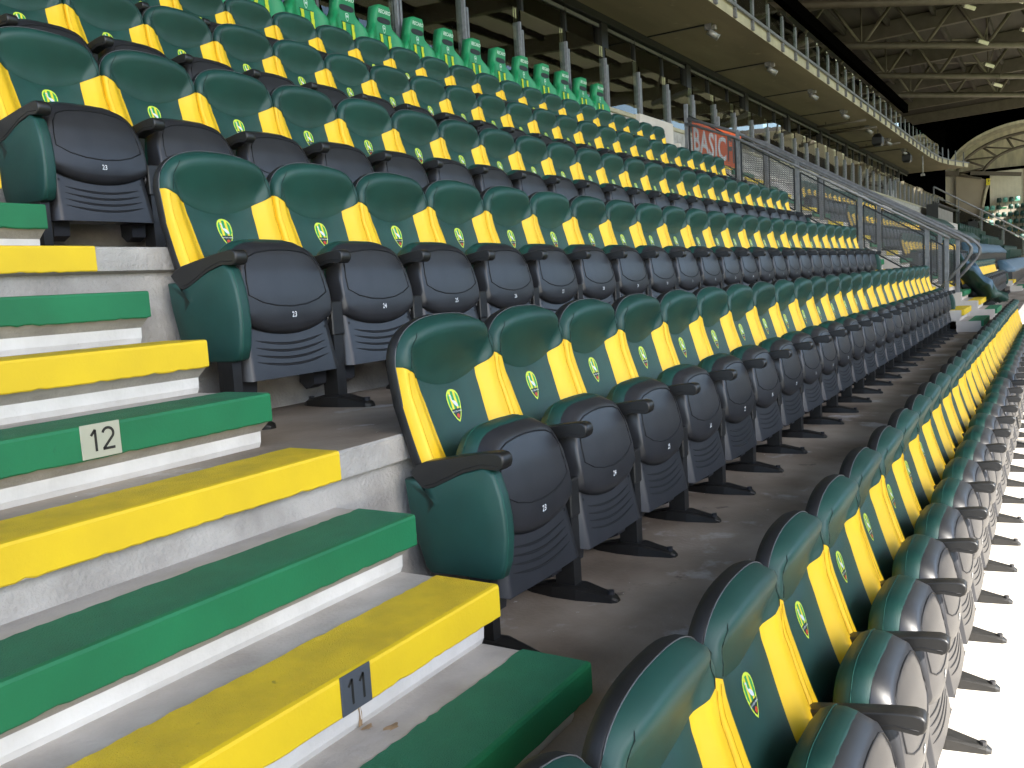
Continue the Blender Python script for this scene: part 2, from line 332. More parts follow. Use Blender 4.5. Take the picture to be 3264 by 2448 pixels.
# stains running off the plate of the yellow step
mb = MB(); zt = R*-3+0.0005
def blob(cx, cy, rx, ry, n=14, ph=0.0): return [(cx+rx*(1+0.35*math.sin(3*a+ph)+0.2*math.sin(5*a))*math.cos(a), cy+ry*(1+0.3*math.cos(2*a+ph))*math.sin(a)) for a in [2*math.pi*i/n for i in range(n)]]
yr = G*-2+0.0445
mb.add([(-0.462, yr, -0.385), (-0.454, yr, -0.385), (-0.447, yr, -0.42), (-0.444, yr+0.004, -0.449), (-0.456, yr+0.004, -0.449), (-0.455, yr, -0.42)], [(0, 1, 2, 3, 4, 5)])
b1 = blob(-0.445, G*-2+0.034, 0.012, 0.010); mb.add([(x, y, zt) for x, y in b1], [tuple(range(len(b1)))])
b1 = blob(-0.425, G*-2-0.010, 0.016, 0.012, ph=1.0); mb.add([(x, y, zt) for x, y in b1], [tuple(range(len(b1)))])
part('drip_stain', mb, ['rust'], stairs)

def stroke(mb, pts, w, y, mi=0):
    """flat ribbon lettering in the x-z plane facing -y"""
    L, Rr = [], []
    for i, p in enumerate(pts):
        a = pts[max(0, i-1)]; b = pts[min(len(pts)-1, i+1)]; d = Vector((b[0]-a[0], b[1]-a[1])).normalized(); nrm = Vector((-d.y, d.x))*w/2
        L.append((p[0]+nrm.x, y, p[1]+nrm.y)); Rr.append((p[0]-nrm.x, y, p[1]-nrm.y))
    n = len(pts); mb.add(L+Rr, [(i, i+1, n+i+1, n+i) for i in range(n-1)], mi)
def one(x, z, h): return [[(x, z), (x, z+h)], [(x-h*0.22, z+h*0.74), (x+0.0005, z+h)]]
def two(x, z, h):
    r = h*0.27; c = (x, z+h-r); pts = [(c[0]+r*math.cos(math.radians(a)), c[1]+r*math.sin(math.radians(a))) for a in range(165, -40, -15)]
    return [pts+[(x-r*1.02, z+0.003)], [(x-r*1.15, z+0.0028), (x+r*1.15, z+0.0028)]]
def plate(x0, x1, k, mats, strokes, label):
    y = G*k-0.003; z1 = R*k+0.0035; z0 = z1-0.077
    t = thing('step_number_plate', label, 'number plate', ((x0+x1)/2, y, z0))
    part('plate', MB().bbox(-(x1-x0)/2, (x1-x0)/2, -0.0035, 0.0, 0, z1-z0, 0.001), [mats], t)
    mb = MB()
    for s in strokes: stroke(mb, s, 0.0062, -0.0042)
    part('numeral', mb, ['ink'], t)
plate(-0.560, -0.463, 1, 'plate_beige', one(-0.014, 0.015, 0.049)+two(0.017, 0.015, 0.049), 'beige plate with dark numeral 12 on the face of a green step')
plate(-0.551, -0.468, -2, 'plate_grey', one(-0.012, 0.015, 0.049)+one(0.019, 0.015, 0.049), 'slate grey plate with black numeral 11 on the face of a yellow step')
# stair handrail post at the left edge
t = thing('stair_handrail', 'grey tubular handrail at the left edge beside the green and yellow steps', 'handrail')
hp = [(-1.16, -0.32, 0.02), (-1.09, -0.24, 0.30), (-1.035, -0.20, 0.45), (-1.05, -0.17, 0.58), (-1.12, -0.10, 0.68), (-1.2, 0.2, 0.88), (-1.25, 0.8, 1.27), (-1.3, 1.6, 1.78)]
part('rail', MB().tube(hp, 0.021, 10), ['galv'], t); part('post', MB().tube([(-1.2, 0.8, 0.45), (-1.2, 0.8, 1.26)], 0.02, 8), ['galv'], t)

# ------------------------------------------------------------------ padded seat
YB = [(0.40, -0.10), (0.46, -0.092), (0.50, -0.074), (0.55, -0.055), (0.60, -0.038), (0.65, -0.022), (0.69, -0.010), (0.72, 0.002), (0.80, 0.004), (0.93, 0.0)]
HWD = 0.2385
FH = -0.064
def qc(t):
    t = max(0.0, min(1.0, t)); return math.sqrt(1-(1-t)**2)
def yb(z): return interp(YB, z)
def xi(z): return interp([(0.46, 0.128), (0.75, 0.150)], z)
def zc(x):
    a = abs(x); return 0.716+0.034*(a/0.15)**2 if a < 0.15 else 0.750+0.042*((a-0.15)/(HWD-0.15))
def relc(x, z): return -0.008*(abs(x)/xi(z))**2
def relw(w): return -0.008-0.029*sm(w/0.60) if w < 0.86 else -0.037+0.009*((w-0.86)/0.14)**1.6
def top_out(u):
    s = max(-1, min(1, u)); th = s*math.pi/2
    return HWD*math.copysign(abs(math.sin(th))**0.8, s), 0.792+0.138*abs(math.cos(th))**0.8
def back_y(x, z):
    if z > zc(x)+1e-4: return yb(z)-0.02
    a = abs(x); k = xi(z)
    return yb(z)+(relc(x, z) if a <= k else relw((a-k)/(HWD-k)))
def f_center(u, v):
    s = 2*u-1; x = s*0.15; zt = zc(x); z = lerp(0.44, zt, v); x = s*xi(z); z = lerp(0.44, zc(x), v)
    return (x, yb(z)+relc(x, z)+0.004*sm((v-0.93)/0.07), z)
def f_wing(sg):
    def f(u, v):
        z = lerp(0.44, 0.75, v); k = xi(z)
        if u > 0.94: return (sg*(HWD+0.0012), yb(lerp(0.44, zc(HWD), v))-0.002, lerp(0.44, zc(HWD), v))
        w = u/0.94*0.999; x = k+(HWD-k)*w; z = lerp(0.44, zc(x), v)
        return (sg*x, yb(z)+relw(w)+0.005*sm((v-0.95)/0.05), z)
    return f
def f_head(u, v):
    s = 2*u-1
    x0 = math.copysign(abs(s)**0.9, s)*HWD; p0 = Vector((x0, zc(x0))); p1 = Vector(top_out(s)); p = p0+(p1-p0)*v; L = (p1-p0).length
    d, e = L*v, L*(1-v); a = abs(x0); r0 = relc(x0, p0.y) if a <= 0.15 else relw((a-0.15)/(HWD-0.15))
    lev = lerp(r0, FH, sm(d/0.21))+0.003*(1-sm(d/0.009)); y = yb(p.y)+lerp(-0.001, lev, qc(e/0.048))
    return (p.x, y, p.y)
def outline(n=22):
    pts = [(-HWD, 0.42), (-HWD, 0.55), (-HWD, 0.68)]+[top_out(-1+2*i/n) for i in range(n+1)]+[(HWD, 0.68), (HWD, 0.55), (HWD, 0.42)]
    return pts
def ye(z): return yb(z)-0.012
def build_seat_meshes():
    S = {}
    o = outline(); cx = 0.0
    def ring(f, dy, dz=0.0): return [(x*f, ye(z)+dy, 0.66+(z-0.66)*f+dz) for x, z in o]
    mb = MB().loft([ring(0.975, 0.012), ring(1.002, 0.010), ring(1.010, 0.014), ring(1.010, 0.032), ring(0.988, 0.048), ring(0.90, 0.056), ring(0.6, 0.060)], 0, cap0=False)
    S['backrest'] = mb.mesh('backrest', ['shell'])
    S['back_cushion'] = MB().grid(f_center, 12, 12).mesh('back_cushion', ['green'])
    S['headrest'] = MB().grid(f_head, 40, 15)
    # seams down the two sides of the headrest
    for sg in (-1, 1):
        pts = []
        for i in range(9):
            t = i/8; z = lerp(0.786, 0.885, t); x = sg*lerp(0.213, 0.176, t**1.8); pts.append((x, 0, z))
        def hy(x, z):
            best = min((abs(f_head(u/60, v/30)[0]-x)+abs(f_head(u/60, v/30)[2]-z), f_head(u/60, v/30)[1]) for u in range(61) for v in range(0, 31, 2)); return best[1]
        S['headrest'].tube([(x, hy(x, z)-0.0002, z) for x, _, z in pts], 0.0013, 4, 1)
    S['headrest'] = S['headrest'].mesh('headrest', ['green', 'seam'])
    for sg, nm in ((-1, 'L'), (1, 'R')):
        mb = MB().grid(f_wing(sg), 12, 9)
        def wp(w, z):
            k = xi(z); return (sg*(k+(HWD-k)*w), yb(z)+relw(w)-0.0004, z)
        mb.tube([wp(0.86, lerp(0.5, 0.775, i/8)) for i in range(9)], 0.0011, 4, 1)
        S['bolster'+nm] = mb.mesh('side_bolster', ['yellow', 'yseam'])
    S['piping'] = MB().tube([(x*1.006, ye(z)+0.010, 0.66+(z-0.66)*1.006) for x, z in o[2:-2]], 0.0014, 5).mesh('piping', ['piping'])
    # emblem: shield conforming to the cushion
    mb = MB(); H = [(0.050, 0.0), (0.0485, 0.012), (0.043, 0.022), (0.034, 0.029), (0.022, 0.032), (0.008, 0.0315), (-0.010, 0.027), (-0.026, 0.020), (-0.041, 0.010), (-0.050, 0.0)]
    ez = 0.649
    def ep(x, z, k): return (x, back_y(x, ez+z)-0.0008-0.0005*k, ez+z)
    def poly(pts, k, mi): mb.add([ep(x, z, k) for x, z in pts], [tuple(range(len(pts)))], mi)
    def shield(f, k, mi, z0=-9, z1=9):
        r = [(w*f, z*f) for z, w in H if z0 <= z*f <= z1]
        def wat(z): return interp(sorted((zz*f, w*f) for zz, w in H), z)
        if z0 > -9: r = r+[(wat(z0), z0)]
        if z1 < 9: r = [(wat(z1), z1)]+r
        poly(r+[(-x, z) for x, z in reversed(r) if x > 1e-6], k, mi)
    shield(1.0, 0, 0)
    hf = sorted((w*0.88, z*0.88) for z, w in H if z >= 0.02)
    def topz(x): return interp(hf, abs(x))
    xs = [-0.0265, -0.0165, -0.0065, 0.0055, 0.0155, 0.0265]
    for i in range(5):
        a, b = xs[i], xs[i+1]; pts = [(lerp(a, b, t/3), topz(lerp(a, b, t/3))) for t in range(4)]
        zb0 = -0.012 if abs(a) < 0.02 else 0.0; zb1 = -0.012 if abs(b) < 0.02 else 0.0
        poly([(a, zb0)]+pts+[(b, zb1)], 1, 1 if i % 2 == 0 else 2)
    shield(0.88, 1, 3, z1=-0.010)
    body = [(0.004+0.014*math.cos(a)*math.cos(-0.75)-0.0062*math.sin(a)*math.sin(-0.75), 0.006+0.014*math.cos(a)*math.sin(-0.75)+0.0062*math.sin(a)*math.cos(-0.75)) for a in [2*math.pi*i/12 for i in range(12)]]
    poly(body, 2, 4)
    neck = [(-0.003, 0.013), (-0.0075, 0.021), (-0.0065, 0.028), (-0.008, 0.033), (-0.0125, 0.0345), (-0.0185, 0.031), (-0.012, 0.0305), (-0.0105, 0.0285), (-0.012, 0.020), (-0.0065, 0.009)]
    for q in ((0, 1, 8, 9), (1, 2, 7, 8), (2, 3, 6, 7), (3, 4, 5, 6)): poly([neck[i] for i in q], 2, 4)
    poly([(0.003, -0.002), (0.005, -0.002), (0.003, -0.012), (0.0015, -0.012)], 2, 3)
    poly([(0.0075*math.cos(a)+0.001, -0.031+0.0068*math.sin(a)) for a in [2*math.pi*i/10 for i in range(10)]], 2, 5)
    tm = textmesh('ADO DEN HAAG', 0.0066, 'emblem_text', 'white', space=1.0)
    mb.add([ep(v.co.x, v.co.y-0.0175, 2) for v in tm.vertices], [tuple(p.vertices) for p in tm.polygons], 6)
    S['emblem'] = mb.mesh('emblem', ['e_line', 'e_green', 'e_yel', 'e_dark', 'e_stork', 'e_red', 'white'], False)
    # seat pan, folded up; pivot at the hinge
    PV = (0, -0.20, 0.20)
    A, B, ZL = 0.209, 0.268, 0.337
    def pout(u):
        s = max(-1, min(1, u)); th = s*math.pi/2; return A*math.copysign(abs(math.sin(th))**0.48, s), ZL+B*abs(math.cos(th))**0.54
    YC = [(0.28, -0.312), (0.31, -0.319), (0.36, -0.320), (0.42, -0.313), (0.50, -0.296), (0.58, -0.268), (0.605, -0.256)]
    def zl(x): return 0.285+0.052*(x/A)**2
    def pan_y(x, z): return interp(YC, z)+0.014*(abs(x)/A)**2.5
    def f_pan(u, v):
        s = 2*u-1; x0 = s*A; p0 = Vector((x0, zl(x0))); p1 = Vector(pout(s))
        if v > 0.93: return (p1.x-PV[0], -0.222-PV[1], p1.y-PV[2])
        if v < 0.05: return (p0.x*0.97, -0.272-PV[1], p0.y+0.004-PV[2])
        t = (v-0.05)/0.88; p = p0+(p1-p0)*t; L = (p1-p0).length; e = L*(1-t); d = L*t
        y = pan_y(p.x, p.y)+0.030*(1-qc(e/0.030))+0.026*(1-qc(d/0.034))
        return (p.x, y-PV[1], p.y-PV[2])
    mb = MB().grid(f_pan, 32, 18)
    def lw(z): return interp([(0.14, 0.207), (0.34, 0.193)], z)
    def ly(x, z): return interp([(0.14, -0.322), (0.34, -0.285)], z)+0.006*(x/0.2)**2
    def f_low(u, v):
        z = lerp(0.145, 0.345, v); s = 2*u-1
        if u < 0.05 or u > 0.95: return (math.copysign(lw(z)+0.001, s), -0.215-PV[1], z-PV[2])
        x = s/0.9*lw(z); x = max(-lw(z), min(lw(z), x)); return (x, ly(x, z)-PV[1], z-PV[2])
    mb.grid(f_low, 20, 5, 0)
    mb.add([(x-PV[0], y-PV[1], 0.145-PV[2]) for x, y in ((-0.207, -0.318), (0.207, -0.318), (0.207, -0.20), (-0.207, -0.20))], [(0, 1, 2, 3)])
    for sg in (-1, 1):
        mb.prism([(-0.262-PV[1], 0.150-PV[2]), (-0.255-PV[1], 0.092-PV[2]), (-0.215-PV[1], 0.075-PV[2]), (-0.185-PV[1], 0.10-PV[2]), (-0.185-PV[1], 0.150-PV[2])], 0, sg*0.135, sg*0.198, 0)
        c = (sg*0.176, 0.300); ringp = [(c[0]+0.005*math.cos(a), ly(c[0], c[1])-0.0012-PV[1], c[1]+0.005*math.sin(a)-PV[2]) for a in [2*math.pi*i/8 for i in range(8)]]
        mb.add(ringp, [tuple(range(8))], 1)
    for i in range(4):
        zz = 0.253-0.0235*i; hw = 0.158+0.003*i; pts = []
        for k in range(13):
            x = lerp(-hw, hw, k/12); z = zz+0.022*(x/hw)**2; pts.append((x, ly(x, z)-0.0002-PV[1], z-PV[2]))
        rings = []
        for k, pnt in enumerate(pts):
            h = 0.0058*(1-abs(k/6-1)**4)+0.0006; rings.append([(pnt[0], pnt[1]-0.0016, pnt[2]), (pnt[0], pnt[1]+0.0004, pnt[2]+h), (pnt[0], pnt[1]+0.0016, pnt[2]), (pnt[0], pnt[1]+0.0004, pnt[2]-h*0.6)])
        mb.loft(rings, 1)
    gr = [(-0.178, 0.425), (-0.176, 0.47), (-0.168, 0.515), (-0.148, 0.548), (-0.11, 0.563), (-0.05, 0.571), (0, 0.573), (0.05, 0.571), (0.11, 0.563), (0.148, 0.548), (0.168, 0.515), (0.176, 0.47), (0.179, 0.422), (0.13, 0.400), (0.07, 0.386), (0, 0.381), (-0.07, 0.386), (-0.13, 0.400)]
    mb.tube([(x, pan_y(x, z)-0.0006-PV[1]+0.030*(1-qc((min(abs(A-abs(x)), 0.6-z+0.02))/0.030)), z-PV[2]) for x, z in gr], 0.0027, 5, 1, closed=True)
    S['seat_pan'] = mb.mesh('seat_pan', ['pan', 'groove']); S['PV'] = PV; S['pan_y'] = pan_y
    def cring(f, y, zf=1.0):
        out = [pout(-1+2*i/20) for i in range(21)]+[(0.195, 0.26), (0.18, 0.20), (0.0, 0.19), (-0.18, 0.20), (-0.195, 0.26)]
        return [(x*f*0.985-PV[0], y-PV[1], 0.40+(z-0.40)*f*zf-PV[2]) for x, z in out]
    mb = MB().loft([cring(0.97, -0.232), cring(1.0, -0.222, 1.01), cring(1.012, -0.198, 1.025), cring(1.005, -0.170, 1.03), cring(0.965, -0.146, 1.01), cring(0.89, -0.130, 0.97), cring(0.6, -0.124)], 0)
    mb.tube([(x, y-0.0001, z) for x, y, z in cring(1.009, -0.176, 1.031)], 0.0012, 4, 1)
    S['seat_cushion'] = mb.mesh('seat_cushion', ['green', 'stitch'])
    # armrest, leg, end panel
    arm = [(-0.045, 0.500), (-0.065, 0.517), (-0.10, 0.531), (-0.20, 0.549), (-0.29, 0.563), (-0.335, 0.568), (-0.352, 0.565), (-0.3605, 0.557), (-0.362, 0.540), (-0.357, 0.527), (-0.345, 0.519), (-0.325, 0.520), (-0.29, 0.522), (-0.23, 0.505), (-0.17, 0.478), (-0.125, 0.458), (-0.10, 0.452), (-0.085, 0.455), (-0.060, 0.480)]
    mb = MB(); w = 0.0255; c = (-0.2, 0.52)
    def ar(x, f): return [(x, c[0]+(y-c[0])*(1-(1-f)*0.25), z+(c[1]+0.012*(1 if y < -0.2 else -1.6)-z)*(1-f)*0.9) for y, z in arm]
    mb.loft([ar(-w, 0.84), ar(-w, 0.93), ar(-w+0.006, 1.0), ar(w-0.006, 1.0), ar(w, 0.93), ar(w, 0.84)], 0)
    mb.tube([(-w-0.0002, y, z+0.012) for y, z in reversed(arm[10:17])], 0.0012, 4, 1); mb.tube([(w+0.0002, y, z+0.012) for y, z in reversed(arm[10:17])], 0.0012, 4, 1)
    mb.prism([(-0.06, 0.49), (-0.20, 0.52), (-0.235, 0.50), (-0.215, 0.40), (-0.15, 0.36), (-0.09, 0.36)], 0, -0.016, 0.016, 0)
    S['armrest'] = mb.mesh('armrest', ['arm', 'groove'])
    mb = MB().box(-0.024, 0.024, -0.290, -0.222, 0.02, 0.30); mb.bbox(-0.030, 0.030, -0.296, -0.205, 0.262, 0.385, 0.004)
    mb.prism([(-0.21, 0.38), (-0.25, 0.34), (-0.21, 0.28), (-0.12, 0.34), (-0.09, 0.40)], 0, -0.014, 0.014)
    fp = [(-0.425, 0.012), (-0.405, 0.024), (-0.30, 0.044), (-0.215, 0.044), (-0.125, 0.020), (-0.11, 0.010)]
    def fr(y, w, z0, z1): return [(-w, y, z0), (w, y, z0), (w, y, z1-0.006), (w*0.6, y, z1), (-w*0.6, y, z1), (-w, y, z1-0.006)]
    mb.loft([fr(-0.430, 0.012, 0, 0.010), fr(-0.415, 0.024, 0, 0.020), fr(-0.39, 0.028, 0, 0.026), fr(-0.30, 0.044, 0, 0.042), fr(-0.215, 0.044, 0, 0.042), fr(-0.13, 0.028, 0, 0.024), fr(-0.105, 0.016, 0, 0.012)], 0, smooth=False)
    for yy in (-0.405, -0.13): mb.loft([[(0.011*math.cos(a), yy+0.011*math.sin(a), z) for a in [2*math.pi*i/8 for i in range(8)]] for z in (0.015, 0.034)], 1, smooth=False)
    for sg in (-1, 1): mb.loft([[(x*sg, -0.255+r*math.cos(a), 0.325+r*math.sin(a)) for a in [2*math.pi*i/12 for i in range(12)]] for x, r in ((0.03, 0.026), (0.034, 0.026), (0.037, 0.022), (0.038, 0.012))], 1)
    S['leg'] = mb.mesh('leg', ['steel', 'knob'])
    me = MB().box(-0.018, 0.018, -0.290, -0.222, 0.02, 0.40); me.loft([fr(-0.430, 0.012, 0, 0.010), fr(-0.415, 0.024, 0, 0.020), fr(-0.39, 0.028, 0, 0.026), fr(-0.30, 0.044, 0, 0.042), fr(-0.215, 0.044, 0, 0.042), fr(-0.13, 0.028, 0, 0.024), fr(-0.105, 0.016, 0, 0.012)], 0, smooth=False)
    S['end_leg'] = me.mesh('leg', ['steel'])
    pn = [(-0.022, 0.478), (-0.030, 0.40), (-0.055, 0.30), (-0.078, 0.225), (-0.095, 0.211), (-0.20, 0.214), (-0.30, 0.214), (-0.330, 0.222), (-0.345, 0.262), (-0.354, 0.33), (-0.353, 0.39), (-0.343, 0.45), (-0.325, 0.505), (-0.30, 0.525), (-0.20, 0.50), (-0.12, 0.462), (-0.085, 0.455), (-0.07, 0.478)]
    mb = MB(); cp = (-0.19, 0.34)
    def pr(x, f): return [(x, cp[0]+(y-cp[0])*f, cp[1]+(z-cp[1])*f) for y, z in pn]
    mb.loft([pr(-0.022, 0.6), pr(-0.024, 0.955), pr(-0.021, 0.99), pr(-0.014, 1.0), pr(0.016, 1.0), pr(0.022, 0.985), pr(0.023, 0.9)], 0)
    mb.tube([(-0.0125, y*1.0003, z) for y, z in pn[6:13]], 0.0012, 4, 1)
    S['end_panel'] = mb.mesh('end_panel', ['green', 'stitch'])
    return S
S = build_seat_meshes()
NUM = {}
def num_mesh(n):
    if n not in NUM:
        tm = textmesh(str(n), 0.026, 'seat_number', 'white', space=1.08, bold=0.0002); mb = MB(); PV = S['PV']; py = S['pan_y']
        zc0 = 0.352
        def pp(x, z, d): return (x, py(x, zc0+z)-d-PV[1], zc0+z-PV[2])
        mb.add([pp(0.0155*math.cos(a), 0.0155*math.sin(a), 0.0008) for a in [2*math.pi*i/12 for i in range(12)]], [tuple(range(12))], 0)
        mb.add([pp(v.co.x*0.85, v.co.y, 0.0014) for v in tm.vertices], [tuple(p.vertices) for p in tm.polygons], 1)
        NUM[n] = mb.mesh('seat_number', ['badge', 'white'], False)
    return NUM[n]
def make_seat(x, y, z, label, group, number, left_end=False, right_end=False):
    t = thing('padded_seat', label, 'stadium seat', (x, y, z), group, (0, 0, random.uniform(-0.006, 0.006)))
    b = link('backrest', S['backrest'], t, rot=(random.uniform(-0.006, 0.006), 0, 0))
    for k, nm in (('back_cushion',)*2, ('headrest',)*2, ('bolsterL', 'side_bolster'), ('bolsterR', 'side_bolster'), ('piping',)*2, ('emblem',)*2): link(nm, S[k], b)
    p = link('seat_pan', S['seat_pan'], t, S['PV'], (random.uniform(-0.028, 0.016), 0, 0))
    link('seat_cushion', S['seat_cushion'], p); link('seat_number', num_mesh(number), p)
    h = P/2
    link('armrest', S['armrest'], t, (-h, 0, 0)); link('leg', S['end_leg' if left_end else 'leg'], t, (-h, 0, 0))
    if left_end: link('end_panel', S['end_panel'], t, (-h, 0, 0))
    if right_end:
        link('armrest', S['armrest'], t, (h, 0, 0)); link('leg', S['end_leg'], t, (h, 0, 0)); link('end_panel', S['end_panel'], t, (h, 0, 0), sc=(-1, 1, 1))
    return t
ROWN = {-1: 'front row in the sun', 0: 'second row up', 1: 'third row up', 2: 'fourth row up', 3: 'fifth row up', 4: 'sixth row up'}
for n in range(0, 5):
    first = {0: 0, 1: 0, 2: 0, 3: 0, 4: 1}[n]
    for i in range(first, 24):
        x = SX0+P*(i+0.5)
        if i == 0: lab = 'green and yellow padded end seat with green side panel in the '+ROWN[n]
        elif i == 23: lab = 'padded green and yellow end seat before the mesh fence in the '+ROWN[n]
        else: lab = f'{ORD[i+1]} green and yellow padded seat from the steps in the {ROWN[n]}'
        make_seat(x, row_nose(n)+D4, row_floor(n), lab, 'padded green and yellow seats', 23+i, i == 0, i == 23)
for k in range(-3, 28):
    lab = f'{ORD[k+4]} padded seat from the near end of the front row in the sun'
    make_seat(SX0+0.1795+P*(k+0.5), -0.987, -1.2, lab, 'padded green and yellow seats', 20+(k+3), False, k == 27)

# ------------------------------------------------------------------ moulded bucket seats in front of the glass
def bucket_meshes():
    half = [(0.0, 0.985), (0.06, 0.983), (0.095, 0.968), (0.115, 0.94), (0.135, 0.87), (0.150, 0.80), (0.165, 0.755), (0.205, 0.70), (0.255, 0.655), (0.283, 0.61), (0.288, 0.55), (0.278, 0.47), (0.262, 0.38), (0.25, 0.22), (0.235, 0.12)]
    out = half+[(-x, z) for x, z in reversed(half) if x > 0]
    def fy(x, z): return -0.152-0.03*sm((z-0.78)/0.2)-0.05*(0.98-z)*sm((0.75-z)/0.5)-0.045*sm((abs(x)-0.12)/0.12)*sm((0.78-z)/0.06)
    D = {}; zs = sorted((z, x) for x, z in half)
    def f_b(u, v):
        z = lerp(0.12, 0.985, v); w = max(0.004, interp(zs, z)); s_ = 2*u-1
        if abs(s_) > 0.97: return (math.copysign(w*0.97, s_), -0.05, z)
        x = s_/0.93*w; x = max(-w, min(w, x)); e = min((w-abs(x)), (0.985-z)*1.2)
        return (x, fy(x, z)+0.055*(1-qc(e/0.035)), z)
    mb = MB().grid(f_b, 26, 34); mb.grid(lambda u, v: ((2*u-1)*max(0.004, interp(zs, lerp(0.12, 0.985, v)))*0.97, -0.05, lerp(0.12, 0.985, v)), 2, 34)
    D['bucket'] = mb.mesh('bucket_shell', ['recaro'])
    sl = [(0.098*math.copysign(abs(math.cos(a))**0.6, math.cos(a)), 0.812+0.024*math.copysign(abs(math.sin(a))**0.8, math.sin(a))) for a in [2*math.pi*i/20 for i in range(20)]]
    mb = MB(); mb.loft([[(x*1.1, fy(x, z)-0.001, 0.812+(z-0.812)*1.25) for x, z in sl], [(x*1.08, fy(x, z)-0.006, 0.812+(z-0.812)*1.2) for x, z in sl], [(x, fy(x, z)-0.004, z) for x, z in sl]], 1, cap0=False, cap1=False)
    mb.add([(x, fy(x, z)-0.003, z) for x, z in sl], [tuple(range(20))], 0)
    D['slot'] = mb.mesh('headrest_slot', ['rec_dark', 'shell'])
    for sg in (-1, 1):
        mb = MB()
        for zs in ((0.665, 0.60), (0.60, 0.52), (0.52, 0.44)):
            q = [(sg*0.045, zs[0]), (sg*0.088, zs[0]), (sg*0.082, zs[1]), (sg*0.042, zs[1])]; mb.add([(x, fy(x, z)-0.012, z) for x, z in q], [(0, 1, 2, 3)])
        D['stripe'+str(sg)] = mb.mesh('lime_stripe', ['lime'])
    mb = MB().grid(lambda u, v: (lerp(-0.047, 0.047, u), fy(0, lerp(0.44, 0.668, v))-0.002, lerp(0.44, 0.668, v)), 2, 6, 0); mb.tube([(-0.09, fy(0.09, 0.672)-0.002, 0.672), (0.09, fy(0.09, 0.672)-0.002, 0.672)], 0.003, 4, 1)
    D['pad'] = mb.mesh('back_pad', ['recaro', 'seam'])
    tm = textmesh('RECARO', 0.052, 'lettering', 'pale', space=0.95, bold=0.0012); mb = MB()
    mb.add([(v.co.x, fy(0, 0.895+v.co.y)-0.004, 0.895+v.co.y) for v in tm.vertices], [tuple(p.vertices) for p in tm.polygons])
    D['text'] = mb.mesh('lettering', ['pale'], False)
    mb = MB(); Hh = [(0.042, 0.0), (0.040, 0.014), (0.03, 0.024), (0.012, 0.026), (-0.012, 0.021), (-0.03, 0.011), (-0.042, 0.0)]
    for f, k, mi in ((1.0, 0, 0), (0.82, 1, 1)):
        r = [(w*f, z*f) for z, w in Hh]; r = r+[(-x, z) for x, z in reversed(r) if x > 1e-6]; mb.add([(x, fy(0, 0.725+z)-0.003-0.001*k, 0.725+z) for x, z in r], [tuple(range(len(r)))], mi)
    for a, b in ((-0.013, -0.006), (0.006, 0.013)): mb.add([(x, fy(0, 0.725)-0.0055, 0.725+z) for x, z in ((a, -0.005), (b, -0.005), (b, 0.022), (a, 0.022))], [(0, 1, 2, 3)], 2)
    mb.add([(x, fy(0, 0.725)-0.0055, 0.725+z) for x, z in ((-0.008, 0.006), (0.008, 0.006), (0.008, 0.012), (-0.008, 0.012))], [(0, 1, 2, 3)], 2)
    D['badge'] = mb.mesh('shield_badge', ['pale', 'e_green', 'white'], False)
    mb = MB().loft([[(x*0.9, y, z) for x, y, z in r] for r in ([(-0.25, -0.21, 0.06), (0.25, -0.21, 0.06), (0.24, -0.24, 0.44), (-0.24, -0.24, 0.44)], [(-0.25, -0.33, 0.08), (0.25, -0.33, 0.08), (0.23, -0.31, 0.42), (-0.23, -0.31, 0.42)])], 0, smooth=False)
    D['base'] = mb.mesh('seat_base', ['recaro'])
    D['leg'] = MB().box(-0.04, 0.04, -0.3, -0.2, -0.05, 0.30).mesh('leg', ['steel'])
    return D
BK = bucket_meshes()
yb5 = row_nose(5)+D4-0.02
for j in range(15):
    x = 3.13+0.58*j
    o = ('nearest the camera' if j == 0 else 'farthest along' if j == 14 else f'{ORD[j+1]} from the near end')
    t = thing('bucket_seat', f'bright green moulded bucket seat below the glass, {o} of the row', 'stadium seat', (x, yb5, row_floor(5)+0.05), 'bright green bucket seats below the glass')
    sh = link('bucket_shell', BK['bucket'], t)
    for k, nm in (('slot', 'headrest_slot'), ('stripe-1', 'lime_stripe'), ('stripe1', 'lime_stripe'), ('pad', 'back_pad'), ('text', 'lettering'), ('badge', 'shield_badge')): link(nm, BK[k], sh)
    link('seat_base', BK['base'], t); link('leg', BK['leg'], t)

# ------------------------------------------------------------------ wall, coping and glass balustrade behind the top row
YW = D4*5
mb = MB().box(-7, 62, YW, YW+0.2, 2.2, 3.12); mb.bbox(-7, 62, YW-0.03, YW+0.23, 3.12, 3.19, 0.008, 1)
struct('parapet_wall', mb, ['wall', 'fascia'])
struct('concourse_floor', MB().box(-7, 66, YW+0.2, 12, 2.7, 2.95), ['floor'])
gb = thing('glass_balustrade', 'clear glass balustrade with paired steel posts on the wall behind the bright green seats', 'balustrade', (0, YW+0.1, 3.19))
post = MB(); post.bbox(-0.045, -0.012, -0.05, 0.05, 0, 0.80, 0.003); post.bbox(0.012, 0.045, -0.05, 0.02, 0, 0.70, 0.003); post.box(-0.06, 0.06, -0.06, 0.06, 0, 0.03)
pm = post.mesh('post', ['galv']); gm = MB().box(0.05, 1.31, -0.008, 0.008, 0.03, 0.98).mesh('glass_pane', ['glass_b'])
for k in range(-6, 40):
    x = 6.62+1.36*k
    link('post', pm, gb, (x, 0, 0)); link('glass_pane', gm, gb, (x, 0, random.choice((0, 0, -0.06))), (0, 0, random.uniform(-0.004, 0.004)))

